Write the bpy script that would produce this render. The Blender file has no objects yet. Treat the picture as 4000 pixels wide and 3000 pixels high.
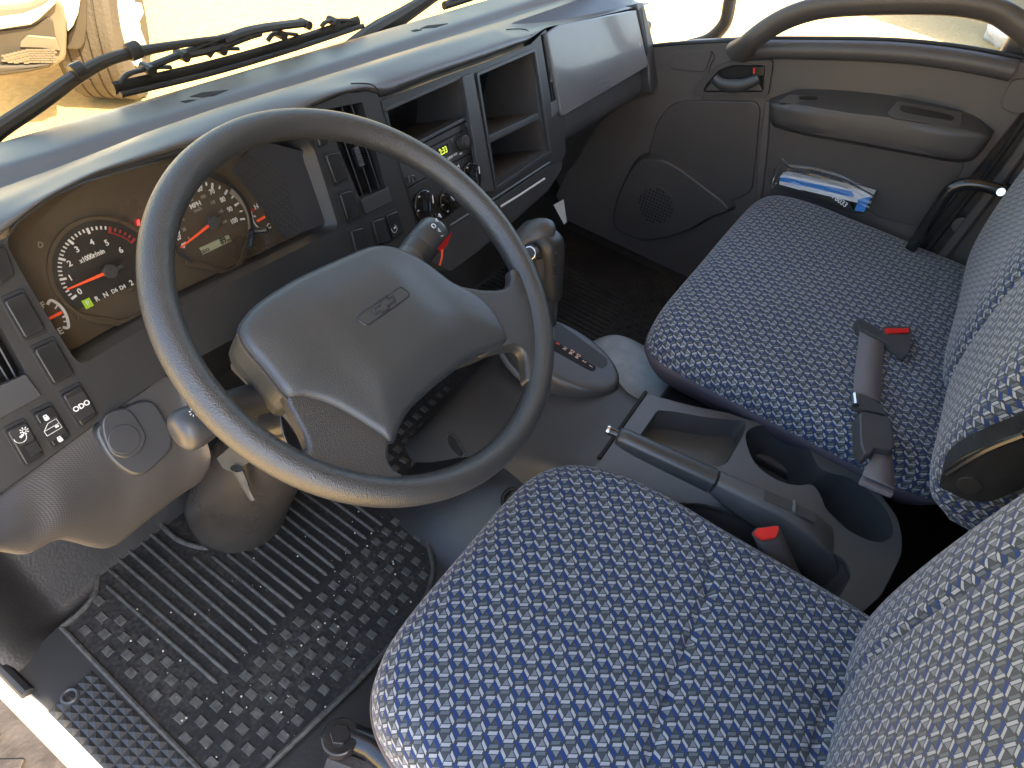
import bpy, bmesh, math, random
import numpy as np
from mathutils import Vector, Matrix
from mathutils.geometry import tessellate_polygon
random.seed(7)
R_=math.radians
scene=bpy.context.scene
COL=scene.collection
# ---------------------------------------------------------------- camera (world: x right, y forward, z up; origin = steering wheel centre)
CAM=np.array([-0.43687,-0.37639,0.45600]); FPX=2608.27
RC=np.array([[0.541354935373065,-0.8279394511365386,0.1464619377140423],
             [-0.5372983069169427,-0.4746430437185995,-0.6971545814478527],
             [0.6467189214267753,0.2987143222232087,-0.7018008195829621]])
cd=bpy.data.cameras.new('camera'); cam=bpy.data.objects.new('camera',cd); COL.objects.link(cam)
m=Matrix.Identity(4)
for i in range(3):
    m[i][0]=RC[0][i]; m[i][1]=-RC[1][i]; m[i][2]=-RC[2][i]; m[i][3]=CAM[i]
cam.matrix_world=m
cd.sensor_width=36; cd.lens=FPX/4000*36; cd.clip_start=.01; cd.clip_end=500
scene.camera=cam
# ---------------------------------------------------------------- light
SUN_EL=R_(52); SUN_AZ=R_(184)          # azimuth from +y clockwise: sun stands behind the cab
w=bpy.data.worlds.new('World'); scene.world=w; w.use_nodes=True
nt=w.node_tree; bg=nt.nodes['Background']
sk=nt.nodes.new('ShaderNodeTexSky'); sk.sky_type='NISHITA'; sk.sun_disc=False
sk.sun_elevation=SUN_EL; sk.sun_rotation=SUN_AZ; sk.air_density=1.0; sk.dust_density=2.5
nt.links.new(sk.outputs[0],bg.inputs[0]); bg.inputs[1].default_value=.15
sd=bpy.data.lights.new('sun','SUN'); sd.energy=4.8; sd.angle=R_(.5); sd.color=(1,.84,.62)
so=bpy.data.objects.new('sun',sd); COL.objects.link(so)
dv=Vector((math.sin(SUN_AZ)*math.cos(SUN_EL),math.cos(SUN_AZ)*math.cos(SUN_EL),math.sin(SUN_EL)))
so.rotation_euler=dv.to_track_quat('Z','Y').to_euler()
scene.view_settings.view_transform='Standard'; scene.view_settings.look='None'
scene.view_settings.exposure=2.5; scene.view_settings.gamma=1
scene.render.engine='CYCLES'
try:
    scene.cycles.use_denoising=True; scene.cycles.max_bounces=8; scene.cycles.diffuse_bounces=4
    scene.cycles.transparent_max_bounces=10; scene.cycles.sample_clamp_indirect=6
except Exception: pass
# ---------------------------------------------------------------- helpers: planes the outlines stand on
class Pl:
    def __init__(s,p,n,u=(1,0,0)):
        s.p=np.array(p,float); s.n=np.array(n,float); s.n/=np.linalg.norm(s.n)
        u=np.array(u,float); u-=s.n*(u@s.n); s.u=u/np.linalg.norm(u); s.v=np.cross(s.n,s.u)
    def off(s,d): return Pl(s.p+s.n*d,s.n,s.u)
    def h(s,x,y):
        v=RC.T@np.array([x-2000,y-1500,FPX]); t=((s.p-CAM)@s.n)/(v@s.n); return CAM+t*v
    def H(s,pts): return [s.h(*q[:2]) for q in pts]
    def at(s,a,b,d=0): return s.p+s.u*a+s.v*b+s.n*d
    def uv(s,P): q=np.array(P)-s.p; return (q@s.u,q@s.v)
def XP(x): return Pl((x,0,0),(-1,0,0),(0,-1,0))      # door side: u runs rearwards, v up
def YP(y): return Pl((0,y,0),(0,-1,0),(1,0,0))
def ZP(z): return Pl((0,0,z),(0,0,1),(1,0,0))
def FP(y0=.27): return Pl((0,y0,0),(0,-.8944,.4472),(1,0,0))
TH=R_(58.66); AX=(0,-math.cos(TH),math.sin(TH))
def WP(d=0): return Pl((0,0,0),AX,(1,0,0)).off(d)
def sc(pts,k,ox,oy): return [(ox+q[0]/k,oy+q[1]/k)+tuple(q[2:]) for q in pts]
def z2(*p): return sc(p,1.58,1200,0)
def z3(*p): return sc(p,1.58,2600,0)
def z4(*p): return sc(p,1.58,0,950)
def z5(*p): return sc(p,1.58,1200,950)
def z8(*p): return sc(p,1.58,2600,950)
def zf(*p): return sc(p,1.58,0,1950)
def z6(*p): return sc(p,1.58,1200,1950)
def z9(*p): return sc(p,1.58,2600,1950)
def c1(*p): return sc(p,2.765,1400,400)
def c4(*p): return sc(p,2.765,900,1500)
def c5(*p): return sc(p,2.765,450,1300)
def c6(*p): return sc(p,2.765,450,700)
def k3(*p): return sc(p,3.687,200,800)
def kb(*p): return sc(p,2.765,2250,1600)
def kc(*p): return sc(p,2.765,2900,1700)
def rnd(P,r,n=4):
    """round the corners of a closed 3-D polygon, r in metres (or list)"""
    out=[];N=len(P)
    for i in range(N):
        a,b,c=np.array(P[i-1]),np.array(P[i]),np.array(P[(i+1)%N])
        rr=r[i] if isinstance(r,(list,tuple)) else r
        da=a-b; dc=c-b; la=np.linalg.norm(da); lc=np.linalg.norm(dc)
        d=min(rr,la*.45,lc*.45)
        if d<1e-5: out.append(b); continue
        s=b+da/la*d; e=b+dc/lc*d
        for k in range(n+1):
            t=k/n; out.append((1-t)**2*s+2*t*(1-t)*b+t*t*e)
    return out
def spl(P,n=6,closed=True):
    P=[np.array(p,float) for p in P];N=len(P);out=[]
    rng=range(N) if closed else range(N-1)
    for i in rng:
        if closed: a,b,c,d=P[i-1],P[i],P[(i+1)%N],P[(i+2)%N]
        else: a,b,c,d=P[max(i-1,0)],P[i],P[i+1],P[min(i+2,N-1)]
        for k in range(n):
            t=k/n
            out.append(.5*((2*b)+(-a+c)*t+(2*a-5*b+4*c-d)*t*t+(-a+3*b-3*c+d)*t**3))
    if not closed: out.append(P[-1])
    return out
def wloc(o):
    v=Vector((0,0,0))
    while o: v=v+o.location; o=o.parent
    return v
def mk(name,V,F,mat,parent=None,ang=35,bev=0,seg=2,sub=0,uv=None,label=None,kind=None,solid=0):
    V=np.array([tuple(v) for v in V],float); c=(V.min(0)+V.max(0))/2
    me=bpy.data.meshes.new(name); me.from_pydata([tuple(v) for v in V-c],[],[tuple(f) for f in F]); me.update()
    if mat: me.materials.append(mat)
    if uv is not None:
        L=me.uv_layers.new(name='UVMap')
        for lp in me.loops: L.data[lp.index].uv=uv[lp.vertex_index]
    me.polygons.foreach_set('use_smooth',[True]*len(me.polygons))
    if ang<180 and not sub: me.set_sharp_from_angle(angle=R_(ang))
    o=bpy.data.objects.new(name,me); COL.objects.link(o)
    pw=wloc(parent) if parent else Vector((0,0,0))
    o.parent=parent; o.location=Vector(c)-pw
    if solid:
        md=o.modifiers.new('solid','SOLIDIFY'); md.thickness=solid; md.offset=0
    if bev:
        md=o.modifiers.new('bevel','BEVEL'); md.width=bev; md.segments=seg; md.limit_method='ANGLE'; md.angle_limit=R_(40); md.harden_normals=True
    if sub:
        md=o.modifiers.new('sub','SUBSURF'); md.levels=sub; md.render_levels=sub
    if label: o['label']=label
    if kind: o['kind']=kind
    return o
def thing(name,label,cat,loc=(0,0,0),group=None):
    o=bpy.data.objects.new(name,None); COL.objects.link(o); o.location=loc; o.empty_display_size=.05
    o['label']=label; o['category']=cat
    if group: o['group']=group
    return o
def tag(o,label,cat,group=None):
    o['label']=label; o['category']=cat
    if group: o['group']=group
    return o
def fix(V,F):
    """outward normals"""
    bm=bmesh.new(); vs=[bm.verts.new(tuple(v)) for v in V]
    for f in F:
        try: bm.faces.new([vs[i] for i in f])
        except Exception: pass
    bmesh.ops.recalc_face_normals(bm,faces=bm.faces)
    bm.verts.index_update()
    F2=[[v.index for v in f.verts] for f in bm.faces]; bm.free(); return F2
def prism(name,P,n,t,mat,parent=None,top=None,bev=.0015,seg=2,**k):
    """front outline P, thickness t going against n; 'top' optional second outline replacing the front"""
    n=np.array(n); N=len(P); V=[np.array(p) for p in (top if top is not None else P)]+[np.array(p)-n*t for p in P]
    F=[list(range(N)),list(range(2*N-1,N-1,-1))]+[[i,N+i,N+(i+1)%N,(i+1)%N] for i in range(N)]
    return mk(name,V,fix(V,F),mat,parent,bev=bev,seg=seg,**k)
def plate(name,pl,outer,holes,t,mat,parent=None,bev=.002,**k):
    if not holes: return prism(name,outer,pl.n,t,mat,parent,bev=bev,**k)
    loops=[outer]+holes
    l2=[[Vector((*pl.uv(p),0)) for p in lp] for lp in loops]
    tris=tessellate_polygon(l2)
    V=[np.array(p) for lp in loops for p in lp]; n=len(V)
    V+= [v-pl.n*t for v in V[:n]]
    F=[list(a) for a in tris]+[[a[2]+n,a[1]+n,a[0]+n] for a in tris]
    o=0
    for lp in loops:
        L=len(lp)
        for i in range(L): a=o+i; b=o+(i+1)%L; F.append([a,b,b+n,a+n])
        o+=L
    return mk(name,V,fix(V,F),mat,parent,bev=bev,**k)
def recess(name,P,n,d,mat,parent=None,inset=0.,back=True,ang=30,shift=None,**k):
    """pocket: walls from outline P going d against n, then a back face"""
    n=np.array(n); P=[np.array(p) for p in P]; c=sum(P)/len(P); N=len(P)
    s=np.array(shift) if shift is not None else 0
    B=[p+(c-p)*inset-n*d+s for p in P]
    V=P+B; F=[[i,(i+1)%N,N+(i+1)%N,N+i] for i in range(N)]
    if back: F.append(list(range(N,2*N)))
    return mk(name,V,F,mat,parent,ang=ang,**k)
def frames(P):
    P=[np.array(p,float) for p in P]; T=[]
    for i in range(len(P)):
        t=P[min(i+1,len(P)-1)]-P[max(i-1,0)]; T.append(t/np.linalg.norm(t))
    a=np.array([0,0,1.]) if abs(T[0][2])<.9 else np.array([1.,0,0])
    n=np.cross(T[0],a); n/=np.linalg.norm(n); out=[]
    for t in T:
        n=n-t*(n@t); n/=np.linalg.norm(n); out.append((n,np.cross(t,n)))
    return P,out
def tube(name,P,r,mat,parent=None,k=12,closed=False,flat=1,cap=True,**kw):
    if closed: 
        P=list(P)
    P,fr=frames(P); V=[];F=[];N=len(P)
    for i,(p,(a,b)) in enumerate(zip(P,fr)):
        rr=r[i] if isinstance(r,(list,tuple)) else r
        for j in range(k):
            t=2*math.pi*j/k; V.append(p+a*math.cos(t)*rr+b*math.sin(t)*rr*flat)
    for i in range(N-1):
        for j in range(k):
            F.append([i*k+j,i*k+(j+1)%k,(i+1)*k+(j+1)%k,(i+1)*k+j])
    if cap: F+= [list(range(k))[::-1],list(range((N-1)*k,N*k))]
    return mk(name,V,fix(V,F),mat,parent,**kw)
def box(name,c,s,mat,parent=None,rot=None,bev=.002,seg=2,ax=None,**k):
    V=[]
    A=[np.array(a,float) for a in (ax or ((1,0,0),(0,1,0),(0,0,1)))]
    for i in (-1,1):
        for j in (-1,1):
            for l in (-1,1): V.append(np.array(c)+A[0]*i*s[0]/2+A[1]*j*s[1]/2+A[2]*l*s[2]/2)
    F=[[0,1,3,2],[4,6,7,5],[0,4,5,1],[2,3,7,6],[0,2,6,4],[1,5,7,3]]
    return mk(name,V,fix(V,F),mat,parent,bev=bev,seg=seg,**k)
def loft(name,rings,mat,parent=None,closed=True,cap=True,**k):
    n=len(rings[0]); V=[np.array(p) for r in rings for p in r]; F=[]
    for i in range(len(rings)-1):
        for j in range(n if closed else n-1):
            F.append([i*n+j,i*n+(j+1)%n,(i+1)*n+(j+1)%n,(i+1)*n+j])
    if cap and closed: F+= [list(range(n)),list(range((len(rings)-1)*n,len(rings)*n))]
    return mk(name,V,fix(V,F),mat,parent,**k)
def grid(name,G,mat,parent=None,uv=None,flip=False,**k):
    nr=len(G); nc=len(G[0]); V=[p for r in G for p in r]; F=[]
    for i in range(nr-1):
        for j in range(nc-1):
            f=[i*nc+j,i*nc+j+1,(i+1)*nc+j+1,(i+1)*nc+j]; F.append(f[::-1] if flip else f)
    return mk(name,V,F,mat,parent,uv=uv,**k)
def onsurf(o,px,py,lift=0):
    dg=bpy.context.evaluated_depsgraph_get(); dg.update(); e=o.evaluated_get(dg)
    d=Vector(RC.T@np.array([px-2000,py-1500,FPX])).normalized(); org=Vector(CAM)-wloc(o)
    ok,loc,nor,_=e.ray_cast(org,d)
    if not ok: return None
    if nor.dot(d)>0: nor=-nor
    return np.array(loc+wloc(o))+np.array(nor)*lift, np.array(nor)
def resamp(P,n):
    P=np.array([tuple(p) for p in P]); d=np.r_[0,np.cumsum(np.linalg.norm(np.diff(P,axis=0),axis=1))]
    t=np.linspace(0,d[-1],n); return [np.array([np.interp(q,d,P[:,i]) for i in range(3)]) for q in t]
def disc(pl,c,r,n=32,e=1,a0=0):
    return [c+pl.u*math.cos(a0+2*math.pi*i/n)*r+pl.v*math.sin(a0+2*math.pi*i/n)*r*e for i in range(n)]
def text(s,c,pl,size,mat,parent,name='lettering',rot=0,thick=.0002,sx=1,align='CENTER'):
    cu=bpy.data.curves.new(name,'FONT'); cu.body=s; cu.size=size; cu.align_x=align; cu.align_y='CENTER'; cu.extrude=thick; cu.offset=size*.022
    t=bpy.data.objects.new('t',cu); dg=bpy.context.evaluated_depsgraph_get()
    COL.objects.link(t); dg.update(); me=bpy.data.meshes.new_from_object(t.evaluated_get(dg)); COL.objects.unlink(t); bpy.data.objects.remove(t)
    co=np.zeros(len(me.vertices)*3); me.vertices.foreach_get('co',co); co=co.reshape(-1,3)
    u=pl.u*math.cos(rot)+pl.v*math.sin(rot); v=-pl.u*math.sin(rot)+pl.v*math.cos(rot)
    W=np.array(c)+co[:,:1]*u*sx+co[:,1:2]*v+(co[:,2:3]+thick)*pl.n
    F=[list(p.vertices) for p in me.polygons]; bpy.data.meshes.remove(me)
    return mk(name,W,F,mat,parent,ang=180)
# ---------------------------------------------------------------- materials
def mat(name,col,rough=.5,metal=0,spec=.5,bump=None,emit=None,alpha=None,coat=0,noise=None,sheen=0):
    m=bpy.data.materials.new(name); m.use_nodes=True; N=m.node_tree; b=N.nodes['Principled BSDF']
    b.inputs['Base Color'].default_value=(*col,1); b.inputs['Roughness'].default_value=rough; b.inputs['Metallic'].default_value=metal
    b.inputs['Specular IOR Level'].default_value=spec
    if coat: b.inputs['Coat Weight'].default_value=coat; b.inputs['Coat Roughness'].default_value=.08
    if sheen: b.inputs['Sheen Weight'].default_value=sheen; b.inputs['Sheen Roughness'].default_value=.4
    if emit: b.inputs['Emission Color'].default_value=(*emit[0],1); b.inputs['Emission Strength'].default_value=emit[1]
    tc=N.nodes.new('ShaderNodeNewGeometry')
    if noise:   # (scale, amount): slow colour and gloss variation, dust
        n=N.nodes.new('ShaderNodeTexNoise'); n.inputs['Scale'].default_value=noise[0]; n.inputs['Detail'].default_value=6
        N.links.new(tc.outputs['Position'],n.inputs['Vector'])
        mr=N.nodes.new('ShaderNodeMapRange'); mr.inputs[1].default_value=.3; mr.inputs[2].default_value=.7
        mr.inputs[3].default_value=1-noise[1]; mr.inputs[4].default_value=1+noise[1]; N.links.new(n.outputs[0],mr.inputs[0])
        mx=N.nodes.new('ShaderNodeVectorMath'); mx.operation='SCALE'; mx.inputs[0].default_value=col; N.links.new(mr.outputs[0],mx.inputs['Scale'])
        N.links.new(mx.outputs[0],b.inputs['Base Color'])
        m2=N.nodes.new('ShaderNodeMath'); m2.operation='MULTIPLY'; m2.inputs[1].default_value=rough; N.links.new(mr.outputs[0],m2.inputs[0]); N.links.new(m2.outputs[0],b.inputs['Roughness'])
    if bump:    # (kind, scale, strength, dist)
        kd,s,st,ds=bump
        if kd=='grain': t=N.nodes.new('ShaderNodeTexVoronoi'); t.feature='SMOOTH_F1'; t.inputs['Scale'].default_value=s; o=t.outputs['Distance']
        elif kd=='noise': t=N.nodes.new('ShaderNodeTexNoise'); t.inputs['Scale'].default_value=s; t.inputs['Detail'].default_value=3; o=t.outputs[0]
        elif kd=='xz':
            sp=N.nodes.new('ShaderNodeSeparateXYZ'); N.links.new(tc.outputs['Position'],sp.inputs[0]); t=None; L_=[]
            for ix in (0,2):
                if ix==0:
                    ad=N.nodes.new('ShaderNodeMath'); ad.operation='MULTIPLY_ADD'; ad.inputs[1].default_value=.8; N.links.new(sp.outputs[1],ad.inputs[0]); N.links.new(sp.outputs[0],ad.inputs[2]); src=ad.outputs[0]
                else: src=sp.outputs[2]
                r=N.nodes.new('ShaderNodeMath'); r.operation='MULTIPLY'; r.inputs[1].default_value=s; N.links.new(src,r.inputs[0])
                z=N.nodes.new('ShaderNodeMath'); z.operation='SINE'; N.links.new(r.outputs[0],z.inputs[0]); L_.append(z.outputs[0])
            q=N.nodes.new('ShaderNodeMath'); q.operation='MULTIPLY'; N.links.new(L_[0],q.inputs[0]); N.links.new(L_[1],q.inputs[1]); o=q.outputs[0]
        elif kd=='diamond':
            sp=N.nodes.new('ShaderNodeSeparateXYZ'); N.links.new(tc.outputs['Position'],sp.inputs[0])
            def sn(a,b,sg):
                q=N.nodes.new('ShaderNodeMath'); q.operation='ADD' if sg>0 else 'SUBTRACT'; N.links.new(a,q.inputs[0]); N.links.new(b,q.inputs[1])
                r=N.nodes.new('ShaderNodeMath'); r.operation='MULTIPLY'; r.inputs[1].default_value=s; N.links.new(q.outputs[0],r.inputs[0])
                z=N.nodes.new('ShaderNodeMath'); z.operation='SINE'; N.links.new(r.outputs[0],z.inputs[0]); return z.outputs[0]
            yz=N.nodes.new('ShaderNodeMath'); yz.operation='SUBTRACT'; N.links.new(sp.outputs[2],yz.inputs[0]); N.links.new(sp.outputs[1],yz.inputs[1])
            a=sn(sp.outputs[0],yz.outputs[0],1); c=sn(sp.outputs[0],yz.outputs[0],-1)
            q=N.nodes.new('ShaderNodeMath'); q.operation='MULTIPLY'; N.links.new(a,q.inputs[0]); N.links.new(c,q.inputs[1]); o=q.outputs[0]; t=None
        if t: N.links.new(tc.outputs['Position'],t.inputs['Vector'])
        bp=N.nodes.new('ShaderNodeBump'); bp.inputs['Strength'].default_value=st; bp.inputs['Distance'].default_value=ds
        N.links.new(o,bp.inputs['Height']); N.links.new(bp.outputs[0],b.inputs['Normal'])
    if alpha is not None: b.inputs['Alpha'].default_value=alpha
    return m
M={}
M['dash']=mat('dash_plastic',(.045,.046,.048),.38,spec=.7,bump=('noise',900,.25,.0004),noise=(9,.10))
M['hood']=mat('dash_top_plastic',(.075,.073,.070),.33,spec=1.0,bump=('diamond',2600,.2,.0003),noise=(7,.12))
M['fascia']=mat('fascia_plastic',(.028,.028,.027),.40,spec=.6,bump=('noise',1500,.2,.0003),noise=(12,.08))
M['knee']=mat('textured_panel',(.060,.056,.053),.42,spec=.6,bump=('xz',1850,.20,.0004),noise=(6,.08))
M['dark']=mat('dark_plastic',(.018,.018,.018),.5,noise=(20,.12))
M['void']=mat('black_cavity_plastic',(.012,.011,.010),.8)
M['pocket']=mat('pocket_plastic',(.060,.053,.047),.6,noise=(14,.1))
M['gloss']=mat('gloss_switch',(.022,.022,.021),.22,noise=(30,.25))
M['chrome']=mat('chrome',(.75,.75,.76),.12,metal=1)
M['steel']=mat('painted_steel_black',(.015,.015,.015),.25,coat=.4,noise=(18,.3))
M['wheel']=mat('grained_urethane',(.036,.038,.039),.36,spec=.9,bump=('grain',900,.9,.0006),noise=(10,.06))
M['pad']=mat('airbag_grain',(.041,.047,.050),.40,spec=.8,bump=('grain',1100,.6,.0004),noise=(8,.06))
M['padedge']=mat('airbag_edge',(.03,.034,.04),.4)
M['console']=mat('console_plastic',(.085,.089,.090),.40,spec=.7,bump=('noise',900,.2,.0004),noise=(8,.08))
M['door']=mat('door_trim_plastic',(.085,.076,.072),.42,bump=('noise',700,.3,.0005),noise=(6,.07))
M['doorlo']=mat('door_lower_plastic',(.062,.057,.055),.42,bump=('noise',700,.3,.0005),noise=(6,.07))
M['vinyl']=mat('vinyl_floor',(.020,.019,.018),.42,bump=('noise',240,.4,.001),noise=(11,.18))
M['matr']=None
M['white']=mat('white_print',(.75,.75,.72),.6)
M['grey']=mat('grey_print',(.30,.26,.21),.6)
M['orange']=mat('orange_needle',(.85,.10,.03),.5,emit=((1,.12,.03),.05))
M['redp']=mat('red_print',(.45,.04,.03),.6)
M['red']=mat('red_button',(.75,.02,.015),.4)
M['green']=mat('green_indicator',(.3,.5,.02),.5,emit=((.35,.6,.02),.05))
M['lcd']=mat('lcd',(.42,.43,.27),.4)
M['lcdtx']=mat('lcd_digit',(.05,.05,.035),.5)
M['clock']=mat('clock_digit',(.5,.6,.05),.5,emit=((.75,.9,.1),.16))
M['face']=mat('dial_face',(.095,.070,.043),.30,noise=(10,.15))  # brown colour stands in for the reflection and haze of the lens
M['faced']=mat('tach_face',(.040,.034,.029),.35,noise=(10,.15))
M['piping']=mat('seat_side_vinyl',(.085,.075,.095),.6,bump=('noise',600,.3,.0005))
M['belt']=mat('seatbelt_webbing',(.17,.155,.165),.75,bump=('noise',1400,.5,.0004))
M['buckle']=mat('buckle_plastic',(.06,.06,.062),.4,noise=(20,.1))
M['tire']=mat('tyre_rubber',(.060,.050,.040),.9,bump=('noise',60,.5,.01),noise=(5,.25))
M['paint']=mat('white_paint',(.8,.8,.78),.3,coat=.5)
M['bumper']=mat('bumper_grey',(.13,.11,.085),.35,noise=(3,.2))
M['bumperd']=mat('bumper_dark',(.045,.038,.030),.6,noise=(4,.2))
M['wiper']=mat('wiper_black',(.035,.03,.026),.45,noise=(20,.3))
M['sill']=mat('sill_paint',(.60,.56,.50),.3,coat=.4)
M['step']=mat('step_metal',(.055,.046,.040),.5,metal=.3,bump=('noise',120,.5,.003),noise=(20,.3))
M['shell']=mat('cab_lining',(.35,.35,.34),.8)
M['blue']=mat('blue_print',(.05,.25,.65),.4)
M['card']=mat('white_card',(.75,.76,.78),.6,noise=(20,.08))
M['carpet']=mat('hump_cover',(.32,.36,.38),.5,bump=('noise',330,.5,.002),noise=(25,.2))
M['hot']=mat('knob_gloss',(.014,.014,.014),.12,noise=(30,.2))
M['frit']=mat('windscreen_seal',(.012,.008,.007),.5)
def rubber():
    m=mat('mat_rubber',(.020,.020,.020),.60,spec=.35,bump=('noise',420,.35,.0006)); N=m.node_tree; b=N.nodes['Principled BSDF']
    g=N.nodes.new('ShaderNodeNewGeometry'); a=N.nodes.new('ShaderNodeTexNoise'); a.inputs['Scale'].default_value=9; a.inputs['Detail'].default_value=8; a.inputs['Roughness'].default_value=.65
    c=N.nodes.new('ShaderNodeTexNoise'); c.inputs['Scale'].default_value=160; c.inputs['Detail'].default_value=4
    N.links.new(g.outputs['Position'],a.inputs['Vector']); N.links.new(g.outputs['Position'],c.inputs['Vector'])
    q=N.nodes.new('ShaderNodeMath'); q.operation='MULTIPLY'; N.links.new(a.outputs[0],q.inputs[0]); N.links.new(c.outputs[0],q.inputs[1])
    r=N.nodes.new('ShaderNodeValToRGB'); r.color_ramp.elements[0].position=.22; r.color_ramp.elements[0].color=(.012,.012,.012,1)
    r.color_ramp.elements[1].position=.48; r.color_ramp.elements[1].color=(.060,.054,.045,1)
    N.links.new(q.outputs[0],r.inputs[0]); N.links.new(r.outputs[0],b.inputs['Base Color']); return m
M['matr']=rubber()
def studrub():
    m=mat('worn_rubber',(.066,.063,.055),.55,bump=('noise',500,.4,.0006),noise=(140,.45)); return m
M['stud']=studrub()
def glass(name,tint,refl=.9):
    m=bpy.data.materials.new(name); m.use_nodes=True; N=m.node_tree; N.nodes.remove(N.nodes['Principled BSDF'])
    o=[n for n in N.nodes if n.type=='OUTPUT_MATERIAL'][0]
    t=N.nodes.new('ShaderNodeBsdfTransparent'); t.inputs[0].default_value=(*tint,1)
    g=N.nodes.new('ShaderNodeBsdfGlossy'); g.inputs['Roughness'].default_value=.03
    f=N.nodes.new('ShaderNodeFresnel'); f.inputs[0].default_value=1.45
    mu=N.nodes.new('ShaderNodeMath'); mu.operation='MULTIPLY'; mu.inputs[1].default_value=refl; N.links.new(f.outputs[0],mu.inputs[0])
    x=N.nodes.new('ShaderNodeMixShader'); N.links.new(mu.outputs[0],x.inputs[0]); N.links.new(t.outputs[0],x.inputs[1]); N.links.new(g.outputs[0],x.inputs[2]); N.links.new(x.outputs[0],o.inputs[0])
    return m
M['glass']=glass('windscreen_glass',(.90,.83,.64),.8)
M['sideglass']=glass('side_glass',(.93,.92,.86))
M['lens']=glass('instrument_lens',(.88,.86,.82),1.2)
M['film']=glass('plastic_film',(.90,.92,.94),1.5)
# ---- woven fabric: every coloured patch is a parallelogram or triangle repeated on the measured lattice
def fabric(E1=(-.01365,-.0109),E2=(.01294,-.03085),name='woven_fabric'):
    m=mat(name,(.05,.07,.09),.85,sheen=.25); N=m.node_tree; b=N.nodes['Principled BSDF']; nn=N.nodes; ln=N.links
    uv=nn.new('ShaderNodeUVMap'); sp=nn.new('ShaderNodeSeparateXYZ'); 
    # slight weave wobble so edges are not ruler straight
    wn=nn.new('ShaderNodeTexNoise'); wn.inputs['Scale'].default_value=900; ln.new(uv.outputs[0],wn.inputs['Vector'])
    ws=nn.new('ShaderNodeVectorMath'); ws.operation='MULTIPLY_ADD'; ws.inputs[1].default_value=(.0004,)*3; ln.new(wn.outputs['Color'],ws.inputs[0]); ln.new(uv.outputs[0],ws.inputs[2])
    ln.new(ws.outputs[0],sp.inputs[0])
    A=np.array([[E1[0],E2[0]],[E1[1],E2[1]]]); I=np.linalg.inv(A)
    def mth(op,a,b_=None,c=None):
        q=nn.new('ShaderNodeMath'); q.operation=op
        for i,v in enumerate((a,b_,c)):
            if v is None: continue
            if hasattr(v,'is_linked') or hasattr(v,'links'): ln.new(v,q.inputs[i])
            else: q.inputs[i].default_value=v
        return q.outputs[0]
    s=mth('MULTIPLY_ADD',sp.outputs[0],float(I[0,0]),mth('MULTIPLY',sp.outputs[1],float(I[0,1])))
    t=mth('MULTIPLY_ADD',sp.outputs[0],float(I[1,0]),mth('MULTIPLY',sp.outputs[1],float(I[1,1])))
    e1=np.array([45,447.]); e2=np.array([830,205.]); J=np.linalg.inv(np.array([[e1[0],e2[0]],[e1[1],e2[1]]]))
    col=None; base=(.030,.040,.048)
    def over(prev,mask,c):
        x=nn.new('ShaderNodeMix'); x.data_type='RGBA'; ln.new(mask,x.inputs[0])
        if prev is None: x.inputs[6].default_value=(*base,1)
        else: ln.new(prev,x.inputs[6])
        x.inputs[7].default_value=(*c,1); return x.outputs[2]
    def shape(pts):
        """mask of a convex parallelogram (4 pts) or triangle (3 pts), closeup pixel units"""
        P=np.array(pts,float); c=P.mean(0); s0,t0=J@c
        ws_=mth('WRAP',mth('SUBTRACT',s,float(s0)),-.5,.5); wt=mth('WRAP',mth('SUBTRACT',t,float(t0)),-.5,.5)
        B=np.array([[e1[0],e2[0]],[e1[1],e2[1]]])
        fs=[]
        idx=[(0,1),(1,2)] if len(P)==4 else [(0,1),(1,2),(2,0)]
        for i,j in idx:
            d=P[j]-P[i]; n=np.array([d[1],-d[0]]); n/=np.linalg.norm(n)
            off=n@((P[i]+P[j])/2-c)
            if off<0: n=-n; off=-off
            g=n@B/off   # coefficient on (ds,dt)
            f=mth('MULTIPLY_ADD',ws_,float(g[0]),mth('MULTIPLY',wt,float(g[1])))
            fs.append(mth('ABSOLUTE',f) if len(P)==4 else f)
        r=fs[0]
        for f in fs[1:]: r=mth('MAXIMUM',r,f)
        return mth('LESS_THAN',r,1.0)
    lg=(.17,.19,.215); mg=(.11,.13,.15); dg=(.050,.060,.070); wh=(.36,.38,.41); bl=(.008,.038,.165)
    for pts in ([(330,20),(560,50),(430,215)],[(940,560),(1042,395),(1090,575)]): col=over(col,shape(pts),dg)
    for pts in ([(445,243),(560,70),(640,243)],[(822,378),(1003,385),(905,530)]): col=over(col,shape(pts),lg)
    for pts in ([(780,222),(815,135),(1045,142),(1010,229)],[(383,462),(415,378),(655,388),(623,472)]): col=over(col,shape(pts),mg)
    for pts in ([(182,215),(232,108),(362,340),(312,447)],[(690,330),(750,292),(872,560),(812,645)]):
        col=over(col,shape(pts),bl)
    for pts in ([(372,345),(405,260),(650,272),(617,357)],[(785,355),(818,268),(1058,280),(1025,367)],[(258,92),(300,8),(405,215),(363,300)],[(602,97),(640,5),(740,205),(700,300)]):
        col=over(col,shape(pts),wh)
    # thread speckle
    sn=nn.new('ShaderNodeTexNoise'); sn.inputs['Scale'].default_value=2200; sn.inputs['Detail'].default_value=2; ln.new(uv.outputs[0],sn.inputs['Vector'])
    mr=nn.new('ShaderNodeMapRange'); mr.inputs[1].default_value=.3; mr.inputs[2].default_value=.7; mr.inputs[3].default_value=.72; mr.inputs[4].default_value=1.25; ln.new(sn.outputs[0],mr.inputs[0])
    vm=nn.new('ShaderNodeVectorMath'); vm.operation='SCALE'; ln.new(col,vm.inputs[0]); ln.new(mr.outputs[0],vm.inputs['Scale']); ln.new(vm.outputs[0],b.inputs['Base Color'])
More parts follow.
